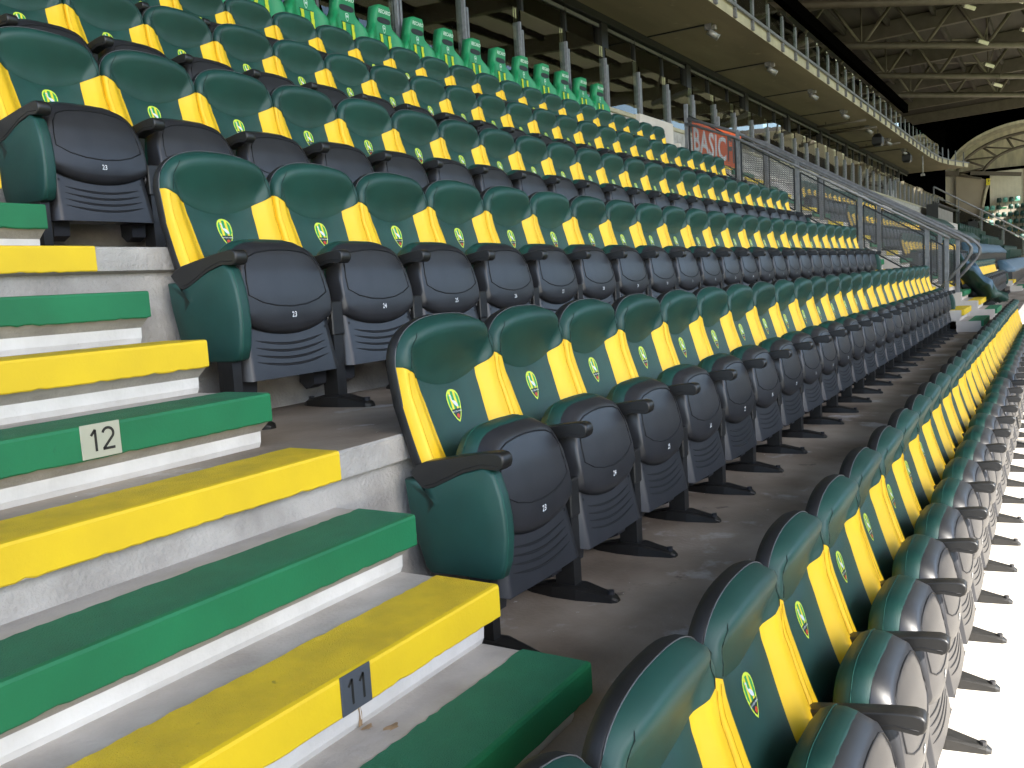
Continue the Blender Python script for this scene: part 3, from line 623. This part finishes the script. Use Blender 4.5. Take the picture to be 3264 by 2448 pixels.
# ------------------------------------------------------------------ glazed lounge front
YF, ZS = 7.05, 6.12
gw = thing('glazed_wall', 'long glazed lounge front with black mullions under the concrete soffit', 'window wall', (0, YF, 2.95))
hgt = ZS-2.95
big = MB().box(-0.16, 0.16, -0.10, 0.12, 0, hgt-0.15).mesh('mullion', ['frame']); small = MB().box(-0.035, 0.035, -0.05, 0.05, 0, hgt-0.15).mesh('mullion', ['frame'])
pane = MB().box(-0.835, 0.835, -0.006, 0.006, 0.1, hgt-0.30).mesh('pane', ['glass'])
x = -4.0; k = 0
while x < 60.5:
    link('mullion', big if k % 3 == 0 else small, gw, (x, 0, 0)); link('pane', pane, gw, (x+0.865, 0, 0), (random.uniform(-0.003, 0.003), 0, random.uniform(-0.006, 0.006))); x += 1.73; k += 1
part('head_rail', MB().box(-4, 62, -0.14, 0.14, hgt-0.16, hgt-0.003), ['frame'], gw)
part('blind_rail', MB().box(-4, 62, -0.05, -0.02, hgt-0.27, hgt-0.20), ['galv'], gw); part('sill', MB().box(-4, 62, -0.08, 0.08, 0.003, 0.10), ['frame'], gw)
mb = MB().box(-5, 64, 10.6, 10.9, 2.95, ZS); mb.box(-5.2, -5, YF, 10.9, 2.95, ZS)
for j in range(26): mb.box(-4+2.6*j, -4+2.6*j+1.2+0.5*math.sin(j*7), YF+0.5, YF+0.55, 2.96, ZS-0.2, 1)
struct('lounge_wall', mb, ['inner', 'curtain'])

# ------------------------------------------------------------------ upper tier: soffit, fascia, balustrade
FA = [(-9, 4.80), (20, 4.80), (40, 4.80), (50, 4.82), (54.5, 4.80), (58, 4.68), (60, 4.42), (61.7, 4.07), (63.5, 3.6)]
mb = MB()
for (xa, ya), (xb, yb_) in zip(FA, FA[1:]):
    e = lambda x: 10.5 if x < 60 else 8.0
    mb.add([(xa, ya, ZS), (xb, yb_, ZS), (xb, e(xb), ZS), (xa, e(xa), ZS), (xa, ya, ZS+0.30), (xb, yb_, ZS+0.30), (xb, e(xb), ZS+0.9), (xa, e(xa), ZS+0.9)], [(0, 1, 2, 3), (4, 5, 6, 7), (2, 3, 7, 6)], 0)
    mb.add([(xa, ya, ZS), (xb, yb_, ZS), (xb, yb_, ZS+0.30), (xa, ya, ZS+0.30)], [(0, 1, 2, 3)], 1)
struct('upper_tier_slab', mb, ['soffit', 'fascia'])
def fa(x):
    return interp(FA, x)
ub = thing('upper_balustrade', 'glass balustrade with bracketed steel posts along the upper tier edge', 'balustrade', (0, 0, ZS))
po = MB(); po.bbox(-0.035, -0.008, -0.07, -0.02, -0.005, 0.90, 0.003); po.bbox(0.008, 0.035, -0.07, -0.02, -0.005, 0.82, 0.003); po.prism([(-0.075, 0.0), (-0.075, 0.10), (-0.002, 0.22), (-0.002, 0.02)], 0, -0.05, 0.05)
pm = po.mesh('post', ['galv']); gl = MB().box(0.05, 1.31, -0.055, -0.043, 0.30, 0.95).mesh('glass_pane', ['glass_b'])
k = 0; x = 17.72-1.36*8
while x < 63:
    y = fa(x); dy = fa(x+0.68)-fa(x-0.68); rz = math.atan2(dy, 1.36)
    link('post', pm, ub, (x, y, 0), (0, 0, rz))
    if x < 57: link('glass_pane', gl, ub, (x, y, 0), (0, 0, rz))
    x += 1.36
mb = MB()
for (xa, ya), (xb, yb_) in zip(FA, FA[1:]): mb.bar((xa, ya-0.055, 0.27), (xb, yb_-0.055, 0.27), 0.05, 0.07)
part('channel_rail', mb, ['galv'], ub)
struct('upper_tier_floor', MB().add([(-9, 5.0, ZS+0.95), (64, 5.0, ZS+0.95), (64, 10.4, ZS+3.4), (-9, 10.4, ZS+3.4), (-9, 10.4, 14.3), (64, 10.4, 14.3)], [(0, 1, 2, 3), (3, 2, 5, 4)]), ['dark'])
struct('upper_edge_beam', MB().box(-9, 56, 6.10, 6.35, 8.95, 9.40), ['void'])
for j in range(9):
    x = 19.0-4.9*2+4.93*j
    t = thing('soffit_spotlight', f'{ORD[j+1]} small silver spotlight from the near end under the concrete soffit', 'spotlight', (x, 5.46, ZS), 'spotlights under the soffit')
    part('bracket', MB().box(-0.02, 0.02, -0.14, 0.02, -0.14, -0.002).box(-0.12, 0.12, -0.05, -0.01, -0.14, -0.11), ['galv'], t)
    part('lamp_head', MB().tube([(0.02, -0.05, -0.17), (0.16, -0.22, -0.30)], 0.075, 12).tube([(0.16, -0.22, -0.30), (0.175, -0.24, -0.315)], 0.082, 12), ['lamp'], t)
    part('control_box', MB().bbox(0.05, 0.17, -0.22, -0.13, -0.13, -0.03, 0.01), ['lamp'], t)
    part('conduit', MB().box(-0.018, 0.018, 0.0, YF-5.46-0.15, -0.03, -0.003), ['frame'], t)

for j, x in enumerate((40.5, 49.0)):
    t = thing('soffit_loudspeaker', ('nearer' if j == 0 else 'farther')+' black loudspeaker hanging under the far end of the concrete soffit', 'loudspeaker', (x, 5.25, ZS))
    part('speaker_box', MB().loft([[(a*f, b*f, z) for a, b in ((-0.3, -0.2), (0.3, -0.2), (0.3, 0.2), (-0.3, 0.2))] for z, f in ((-0.18, 0.5), (-0.35, 1.0), (-0.62, 1.0), (-0.70, 0.7))], 0, smooth=False), ['frame'], t); part('hanger', MB().box(-0.02, 0.02, -0.02, 0.02, -0.2, -0.003), ['frame'], t)
for j, x in enumerate((36.3, 38.6, 45.0)):
    tag(part('ceiling_pipe', MB().tube([(x, 5.0, ZS-0.14), (x, YF-0.2, ZS-0.14)], 0.05, 8).box(x-0.02, x+0.02, 5.6, 5.64, ZS-0.14, ZS-0.002).box(x-0.02, x+0.02, 6.5, 6.54, ZS-0.14, ZS-0.002), ['truss'], None), f'{ORD[j+1]} dark pipe from the near end crossing under the concrete soffit', 'pipe')
tag(part('hanging_mast', MB().tube([(53.0, 5.0, ZS-0.002), (53.0, 5.0, ZS-1.0)], 0.04, 6).box(52.9, 53.1, 4.9, 5.1, ZS-1.12, ZS-1.0), ['lamp'], None), 'thin pale pole hanging from the far end of the soffit', 'pole')
# ------------------------------------------------------------------ roof deck and trusses
mb = MB()
mb.add([(-13, -9.0, 14.65), (98.4, -9.0, 14.65), (98.4, 16, 13.9), (-13, 16, 13.9), (-13, -9.0, 15.05), (98.4, -9.0, 15.05), (98.4, 16, 14.3), (-13, 16, 14.3)], [(0, 1, 2, 3), (4, 7, 6, 5), (0, 4, 5, 1), (2, 6, 7, 3), (1, 5, 6, 2), (0, 3, 7, 4)])
struct('roof_deck', mb, ['deck'])
mb = MB().box(-13, 84, -20.80, -9.0, 14.98, 15.02)  # unseen translucent strip, added to put bright bands in the glass reflections
struct('added_light_sheet', mb, ['sheet'])
mb = MB()
for j in range(14): yj = -19.5+2.4*j; zj = 15.0-0.03005*(yj+20.6); mb.box(-13, 84, yj, yj+0.18, zj-0.35, zj+0.02, 0)
tag(part('roof_purlins', mb, ['deck'], None), kind='structure')
for j in range(12):
    x = -9+9.2*j; yj = lambda y: 15.0-0.03005*(y+20.6)
    tag(part('roof_rafter', MB().add([(x+dx, y, yj(y)+dz) for y in (-20.5, 15.5) for dx, dz in ((-0.18, -0.95), (0.18, -0.95), (0.18, -0.05), (-0.18, -0.05))], [(0, 1, 2, 3), (7, 6, 5, 4), (0, 4, 5, 1), (1, 5, 6, 2), (2, 6, 7, 3), (3, 7, 4, 0)]), ['truss'], None), kind='structure')
def truss(a, b, L0, L1, label):
    a, b = Vector((*a, 12.0)), Vector((*b, 12.0)); d = (b-a).normalized(); s = Vector((-d.y, d.x, 0)); p0 = a-d*L0; p1 = a+d*L1; L = (p1-p0).length
    t = thing('roof_truss', label, 'roof truss', tuple(p0), 'roof trusses under the deck'); o = p0
    part('bottom_chord', MB().tube([Vector((0, 0, 0)), p1-o], 0.19, 8), ['truss'], t)
    part('top_chord', MB().tube([Vector((0, 0, 2.3)), p1-o+Vector((0, 0, 2.3))], 0.16, 6), ['truss'], t)
    n = int(L/3.5)
    for k in range(n):
        q0, q1, q2 = d*(L*k/n), d*(L*(k+0.5)/n), d*(L*(k+1)/n)
        top = q1+Vector((0, 0, 2.3)); part('brace', MB().tube([q0, top], 0.10, 5), ['truss'], t); part('brace', MB().tube([top, q2], 0.09, 5), ['truss'], t)
        if k % 2: part('hanger', MB().tube([q0, q0+Vector((0, 0, 2.3))], 0.045, 5), ['truss'], t)
truss((42.0, 6.7), (44.3, 3.7), 4, 24, 'roof truss nearest the camera, cut by the top of the picture')
truss((50.1, 8.3), (57.7, 0.32), 3, 28, 'second roof truss from the top of the picture')
truss((59.5, 8.5), (67.9, 0.65), 3, 28, 'third roof truss from the top, above the lowest one')
truss((67.3, 8.8), (75.9, 0.9), 2, 28, 'lowest and farthest roof truss, just above the black end wall')
for j, (x, y, z) in enumerate([(50.5, 2.5, 12.9), (55.0, 2.2, 12.0), (61.5, 2.3, 11.9), (66.0, 2.1, 11.4), (54.0, 0.5, 13.6), (57.0, 0.2, 12.6)]):
    t = thing('roof_floodlight', f'{ORD[j+1]} small pale floodlight hung among the roof trusses', 'floodlight', (x, y, z), 'floodlights among the trusses', (0.5, 0.2, -0.7))
    part('lamp_box', MB().bbox(-0.36, 0.36, -0.13, 0.13, -0.10, 0.10, 0.03), ['lampw'], t); part('hanger', MB().tube([(0, 0, 0.14), (0.0, 0.4, 1.2)], 0.03, 5), ['truss'], t)
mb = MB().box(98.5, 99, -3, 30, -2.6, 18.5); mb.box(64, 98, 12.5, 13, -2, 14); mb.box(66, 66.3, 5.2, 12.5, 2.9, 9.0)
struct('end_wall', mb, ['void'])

# ------------------------------------------------------------------ near aisle by the fence, vomitory, far aisle
flight('aisle_stairs', 11.75, 12.88, range(-3, 17), (0, 4, 8, 12, 16), 'cream')
flight('aisle_stairs', 14.62, 15.9, range(-3, 17), (0, 4, 8, 12, 16), 'cream')
mb = MB()
prof = [(5.0, -0.62), (-0.93, -0.62), (-0.93, -0.50)]
for k in range(-3, 20): prof += [(G*k+0.03, R*(k-1)), (G*k+0.03, R*k-0.01)]
mb.prism(prof+[(5.0, prof[-1][1])], 0, 14.50, 14.612); mb.prism(prof+[(5.0, prof[-1][1])], 0, 12.885, 12.955)
mb.box(12.96, 14.5, 4.6, 4.7, -0.6, 3.2)
struct('vomitory_wall', mb, ['cream'])
def fence(X, label, banner=False):
    t = thing('mesh_fence', label, 'fence', (X, 0, 0)); sl = R/G
    ys = [3.76, 2.90, 1.97, 1.04, 0.11]
    def zg(y): return sl*y
    rail = [(0, 3.76, zg(3.76)+0.60), (0, 2.93, zg(2.93)+0.78), (0, -0.20, zg(-0.20)+0.91), (0, -0.33, 0.70), (0, -0.42, 0.63), (0, -0.472, 0.545), (0, -0.468, 0.46), (0, -0.41, 0.375), (0, -0.30, 0.24), (0, -0.07, -0.03)]
    rail[0] = (0, 3.76, 2.99)
    part('top_rail', MB().tube(rail, 0.026, 10), ['galv'], t)
    part('grab_rail', MB().tube([(-0.06, y, z-0.09) for _, y, z in rail[:3]], 0.02, 8), ['galv'], t)
    for y in ys+[-0.15]:
        part('post', MB().bbox(-0.025, 0.025, y-0.03, y+0.03, zg(y)-0.25, zg(y)+0.82, 0.004), ['galv'], t)
    for ya, yc in zip(ys, ys[1:]+[-0.15]):
        lo, hi = 0.02, 0.66; ya2, yc2 = ya-0.05, yc+0.05
        fr = MB()
        for (y0, t0, y1, t1) in ((ya2, lo, yc2, lo), (ya2, hi, yc2, hi), (ya2, lo, ya2, hi), (yc2, lo, yc2, hi)): fr.bar((0, y0, zg(y0)+t0), (0, y1, zg(y1)+t1), 0.022)
        part('panel_frame', fr, ['frame'], t)
        me = MB(); Wd = ya2-yc2; Hh = hi-lo; m = 0.42; st = 0.034
        for sg in (1, -1):
            c = -m*Wd if sg > 0 else 0.0
            while c < Hh+(m*Wd if sg < 0 else 0):
                # t = sg*m*s + c over s in 0..Wd
                s0, s1 = 0.0, Wd
                if sg > 0: s0 = max(s0, -c/m); s1 = min(s1, (Hh-c)/m)
                else: s0 = max(s0, (c-Hh)/m); s1 = min(s1, c/m)
                if s1-s0 > 0.01:
                    f = lambda s: (0.002*sg, ya2-s, zg(ya2-s)+lo+sg*m*s+c)
                    me.bar(f(s0), f(s1), 0.003, 0.0062)
                c += st
        tag(part('mesh_infill', me, ['mesh'], t), kind='stuff')
fence(12.92, 'galvanised mesh fence with sloping handrail at the end of the padded seat rows')
fence(14.55, 'second mesh fence with sloping handrail, on the far side of the stair opening')
t = thing('orange_banner', 'orange banner with white and dark grey lettering behind the mesh fence', 'banner', (12.99, 0, 0))
ban = lambda s, tt: (0.34*s, 3.69-0.72*s, lerp(2.40, 2.97, tt)-0.33*s)
mb = MB().grid(lambda u, v: (0.004*math.sin(u*9+v*3)+ban(u, v)[0], *ban(u, v)[1:]), 12, 6)
part('sheet', mb, ['orange'], t)
for body, mname, s0, s1, t0, t1 in (('BASIC', 'white', 0.03, 0.69, 0.10, 0.80), ('FIT', 'bgrey', 0.72, 1.0, 0.14, 0.86)):
    tm = textmesh(body, 1.0, 'lettering', mname, 'LEFT', bold=0.02); xs = [v.co.x for v in tm.vertices]; ys = [v.co.y for v in tm.vertices]; mb = MB()
    mb.add([tuple(Vector(ban(lerp(s0, s1, (v.co.x-min(xs))/(max(xs)-min(xs))), lerp(t0, t1, (v.co.y-min(ys))/(max(ys)-min(ys)))))+Vector((-0.009, 0, 0))) for v in tm.vertices], [tuple(p.vertices) for p in tm.polygons])
    link('lettering', mb.mesh('lettering', [mname], False), t)

# ------------------------------------------------------------------ next block of seats, covers and desks
mm = MB(); mats = ['shell', 'green', 'yellow', 'pan', 'arm', 'steel']
def absorb(me, mi, off=(0, 0, 0)): mm.add([tuple(Vector(v.co)+Vector(off)) for v in me.vertices], [tuple(p.vertices) for p in me.polygons], mi, True)
for k, mi in (('backrest', 0), ('back_cushion', 1), ('headrest', 1), ('bolsterL', 2), ('bolsterR', 2)): absorb(S[k], mi)
absorb(S['seat_pan'], 3, S['PV']); absorb(S['seat_cushion'], 1, S['PV']); absorb(S['armrest'], 4, (-P/2, 0, 0)); absorb(S['leg'], 5, (-P/2, 0, 0))
FARSEAT = mm.mesh('stadium_chair', mats, False)
for n in range(0, 4):
    for i in range(20):
        x = 16.3+P*(i+0.5)
        tag(link('stadium_chair', FARSEAT, None, (x, row_nose(n)+D4, row_floor(n)), (0, 0, random.uniform(-0.006, 0.006))), f'{ORD[i+1]} padded seat from the stairs in the {ORD[n+1]} row of the block beyond the fence', 'stadium seat', f'padded seats in the {ORD[n+1]} row beyond the fence')
    tag(link('seat_end_panel', S['end_panel'], None, (16.3+P*20, row_nose(n)+D4, row_floor(n)), sc=(-1, 1, 1)), f'dark green end panel closing the {ORD[n+1]} row of the block beyond the fence', 'end panel')
flight('aisle_stairs', 26.25, 27.5, range(-3, 13), (0, 4, 8, 12), 'cream')
def tarp(name, pts, m, label, th=0.03):
    """folded cover from a list of cross sections"""
    tag(part(name, MB().loft(pts, 0), [m], None), label, 'cover')
def cover(x0, x1, n, m, label):
    y, z = row_nose(n)+D4, row_floor(n); N = int((x1-x0)/1.2); rings = []
    for k in range(N+1):
        x = lerp(x0, x1, k/N); w = 0.012*math.sin(k*2.1)
        rings.append([(x, y-0.42+w, z+0.50+w), (x, y-0.36, z+0.60), (x, y-0.10, z+0.84+w), (x, y+0.0, z+0.86), (x, y+0.03, z+0.80), (x, y-0.05, z+0.5)])
    tarp('seat_cover', rings, m, label)
    mb = MB()
    for k in range(int((x1-x0)/0.485)): mb.box(x0+0.485*k+0.03, x0+0.485*k+0.455, y-0.36, y-0.22, z+0.12, z+0.52)
    tag(part('covered_seats', mb, ['pan'], None), f'grey undersides of the row of seats under the {label.split(" sheet")[0]} sheet', 'seats', kind='stuff')
cover(28.0, 45.5, 0, 'tarp_b', 'pale blue sheet over the lowest row of the far block')
cover(28.0, 44.5, 1, 'tarp_b', 'pale blue sheet over the second row of the far block')
cover(28.0, 43.0, 2, 'tarp_g', 'dark green sheet over the third row of the far block')
cover(28.0, 42.0, 3, 'tarp_g', 'dark green sheet over the fourth row of the far block')
# crumpled green and blue sheet thrown over the near end of the next block
rings = []
N = 18
for k in range(N+1):
    s = k/N; c = Vector((16.75-0.85*s, 0.42-1.22*s, 0.42-0.74*s+0.07*math.sin(s*6.0))); wd = 0.50*(0.75+0.4*math.sin(s*math.pi))*(1-0.85*sm((s-0.62)/0.38)); r = []
    for a in range(18):
        an = 2*math.pi*a/18; rr = 1+0.10*math.sin(4*an+k*1.3)+0.08*math.sin(7*an-k*0.8)
        r.append((c.x+wd*0.95*math.cos(an)*rr, c.y+wd*0.30*math.cos(an)*rr, c.z+(0.05+wd*0.30)*math.sin(an)*rr+0.03*math.sin(k*1.7+an*2)))
    rings.append(r)
mb = MB().loft(rings, 0)
for i in range(len(mb.f)):
    if (i % 18) in (5, 6, 7, 8) and 18*6 < i < 18*13: mb.m[i] = 1
tag(part('crumpled_cover', mb, ['tarp_g', 'tarp_b'], None), 'crumpled dark green and blue cover slumped over seats beside the stairs', 'cover')
for j, (x0, x1, n) in enumerate([(49.5, 58.5, 5), (60.5, 74.0, 5), (61.5, 73.5, 4)]):
    y, z = row_nose(n), row_floor(n)
    t = thing('press_desk', ('long grey press desk with black top, leftmost of three', 'grey press desk with black top, middle of three', 'short grey press desk with black top, lowest of three')[j], 'press desk', (x0, y+0.3, z), 'press desks in the far block')
    w = x1-x0
    for k in range(6): part('front_panel', MB().box(w*k/6+0.02, w*(k+1)/6-0.02, -0.03, 0.0, 0.05, 0.72), ['desk'], t)
    part('desk_top', MB().box(-0.1, w+0.1, -0.25, 0.35, 0.78, 0.83), ['frame'], t); part('end_board', MB().box(-0.08, 0.0, -0.2, 0.35, 0, 0.78), ['frame'], t)
    mb = MB()
    for k in range(14): mb.box(w*(k+0.3)/14, w*(k+0.6)/14, 0.0, 0.1, 0.83, 0.98)
    tag(part('monitor_row', mb, ['frame'], t), kind='stuff')
terrace('terrace', 46.0, 64, 0, 5, 'cream')
FB = MB().loft([[(x, y*f, z) for y, z in ((-0.2, 0.42), (0.2, 0.42), (0.21, 0.7), (0.15, 0.85), (-0.15, 0.85), (-0.21, 0.7))] for x, f in ((-0.06, 0.95), (-0.02, 1.0), (0.06, 0.9))], 0)
FB.prism([(-0.3, 0.30), (-0.02, 0.16), (0.0, 0.44), (-0.3, 0.67)], 1, -0.2, 0.2, 0); FB.bar((-0.05, 0, 0.4), (0.05, 0, 0.0), 0.05)
FB = FB.mesh('terrace_chair', ['far_dark'])
for n in range(0, 4):
    for j in range(14): tag(link('terrace_chair', FB, None, (47.0+0.95*j, row_nose(n)+D4-0.15, row_floor(n)), (0, 0, math.pi/2)), f'dark green chair, {ORD[j+1]} along the {ORD[n+1]} row beyond the blue covers', 'stadium seat', 'dark green chairs beyond the blue covers')
t = thing('safety_rail', 'thin grey sloping handrail and glass screen in front of the far stand', 'handrail', (58.0, 0, 0))
part('rail', MB().tube([(0, 5.0, 4.7), (10, 0.6, 1.9), (12, -1.0, 0.7)], 0.05, 6).tube([(0, 5.0, 4.2), (10, 0.6, 1.4), (12, -1.0, 0.2)], 0.035, 6), ['galv'], t)
for k in range(5): part('post', MB().bar((10*k/4, lerp(5, 0.6, k/4), lerp(4.7, 1.9, k/4)), (10*k/4, lerp(5, 0.6, k/4), lerp(3.2, 0.4, k/4)), 0.07), ['galv'], t)
part('glass_screen', MB().add([(0, 5.0, 4.1), (10, 0.6, 1.3), (10, 0.6, 0.3), (0, 5.0, 3.1), (0.02, 5.02, 4.1), (10.02, 0.62, 1.3), (10.02, 0.62, 0.3), (0.02, 5.02, 3.1)], [(0, 1, 2, 3), (7, 6, 5, 4), (0, 4, 5, 1), (2, 6, 7, 3), (1, 5, 6, 2), (0, 3, 7, 4)]), ['glass_b'], t)

# ------------------------------------------------------------------ far corner stand with the arched roof
XA = 95.0
fs = thing('far_stand', 'far corner stand with arched roof, pale cladding and terraced seats', 'stand', (XA, 0, 0))
def arcpts(yc, zc_, ry, rz, a0, a1, n): return [(yc+ry*math.cos(math.radians(lerp(a0, a1, i/n))), zc_+rz*math.sin(math.radians(lerp(a0, a1, i/n)))) for i in range(n+1)]
outer = arcpts(1.0, 7.5, 7.3, 4.9, 15, 165, 20)
part('vault', MB().loft([[(x, y, z) for y, z in outer]+[(x, y, z+0.25) for y, z in reversed(outer)] for x in (0.0, 3.2)], 0, smooth=False), ['vault'], fs)
part('gable_lining', MB().prism(outer, 0, 3.0, 3.2), ['vault'], fs)
for nm, ry, rz, r in (('arch_rib', 6.6, 3.9, 0.15), ('arch_rib', 4.3, 2.7, 0.15)):
    part(nm, MB().tube([(-0.1, y, z) for y, z in arcpts(0.7, 7.6, ry, rz, 10, 170, 18)], r, 6), ['truss'], fs)
up, dn = arcpts(0.7, 7.6, 6.6, 3.9, 10, 170, 8), arcpts(0.7, 7.6, 4.3, 2.7, 2, 178, 8)
for a, b in zip(up, dn): part('brace', MB().tube([(-0.1, *a), (-0.1, *b)], 0.10, 5), ['truss'], fs)
for a, b in zip(up, dn[1:]): part('brace', MB().tube([(-0.1, *a), (-0.1, *b)], 0.08, 5), ['truss'], fs)
part('gutter', MB().bar((-0.3, 8.6, 8.5), (-0.3, 6.9, 8.4), 0.4, 0.5).bar((-0.3, 5.9, 8.3), (-0.3, 1.7, 7.7), 0.3, 0.35), ['truss'], fs)
part('concrete_panel', MB().prism([(7.2, 8.6), (4.45, 7.5), (4.75, 6.3), (4.95, 5.0), (5.0, 3.6), (7.2, 3.6)], 0, 0.2, 0.8), ['taupe'], fs)
part('edge_column', MB().tube([(0.1, 4.35, 7.5), (0.1, 4.7, 6.4), (0.1, 4.9, 5.2), (0.1, 4.95, 3.6)], 0.16, 6), ['fascia'], fs)
mb = MB()
for y0, y1 in ((7.2, 8.85), (1.0, 4.4)):
    n = int((y1-y0)/0.16)
    for k in range(n): mb.box(1.0, 1.06+0.08*(k % 2), y0+0.16*k, y0+0.16*k+0.155, 4.6, 8.3)
tag(part('corrugated_cladding', mb, ['clad'], fs), kind='stuff')
part('side_panel', MB().box(0.9, 1.4, -3.0, 1.6, 4.5, 8.3), ['taupe'], fs)
mb = MB()
for k in range(9):
    z = 4.95-0.72*k; mb.box(0.9-1.0*k-1.0, 1.0-1.0*k+1.2, -4.0, 5.2, z-0.72, z)
part('seat_terrace', mb, ['far_cream'], fs)
rnd = random.Random(3)
mb = MB()
for k in range(8):
    for j in range(7):
        if rnd.random() < 0.5: y = 5.0-1.1*j-rnd.random()*0.3; z = 4.95-0.72*k; mb.box(-1.0*k-0.13, -1.0*k-0.10, y-0.8, y, z-0.34+0.12*(j % 2), z-0.22+0.12*(j % 2), j % 2)
tag(part('painted_step_edge', mb, ['step_yellow', 'step_green'], fs), kind='stuff')
fsm = MB().loft([[(x, y*f, z) for y, z in ((-0.2, 0.42), (0.2, 0.42), (0.21, 0.65), (0.15, 0.82), (-0.15, 0.82), (-0.21, 0.65))] for x, f in ((-0.06, 0.95), (-0.02, 1.0), (0.06, 0.9))], 0)
fsm.prism([(-0.5, 0.40), (-0.02, 0.36), (0.0, 0.44), (-0.5, 0.47)], 1, -0.2, 0.2, 0); fsm.bar((-0.05, 0, 0.4), (0.25, 0, 0.05), 0.05)
FD = fsm.mesh('terrace_chair', ['far_dark']); FP = fsm.mesh('terrace_chair', ['far_pale'])
for k in range(8):
    for j in range(12 if k else 9):
        y = 4.55-0.5*j; pale = rnd.random() < 0.22
        if (k == 0 and j in (0, 1, 6)) or (k == 1 and 3 == j): continue
        tag(link('terrace_chair', FP if pale else FD, None, (XA-1.0*k+0.45, y, 4.95-0.72*k)), f"{'pale' if pale else 'dark'} green plastic seat, {ORD[j+1]} from the left in the {ORD[k+1]} row of the far terrace", 'stadium seat', 'pale seats on the far terrace' if pale else 'dark seats on the far terrace')
t = thing('section_sign', 'small yellow sign with black figure seven on the far curved column', 'sign', (XA-0.35, 4.42, 7.3))
part('sign_board', MB().box(-0.03, 0.03, -0.16, 0.16, -0.30, 0.30), ['e_yel'], t)
mb = MB().bar((-0.04, 0.09, 0.18), (-0.04, -0.09, 0.18), 0.02, 0.05); mb.bar((-0.04, -0.09, 0.18), (-0.04, 0.02, -0.06), 0.02, 0.05); mb.box(-0.05, -0.03, -0.02, 0.04, -0.2, -0.13)
part('figure', mb, ['ink'], t)
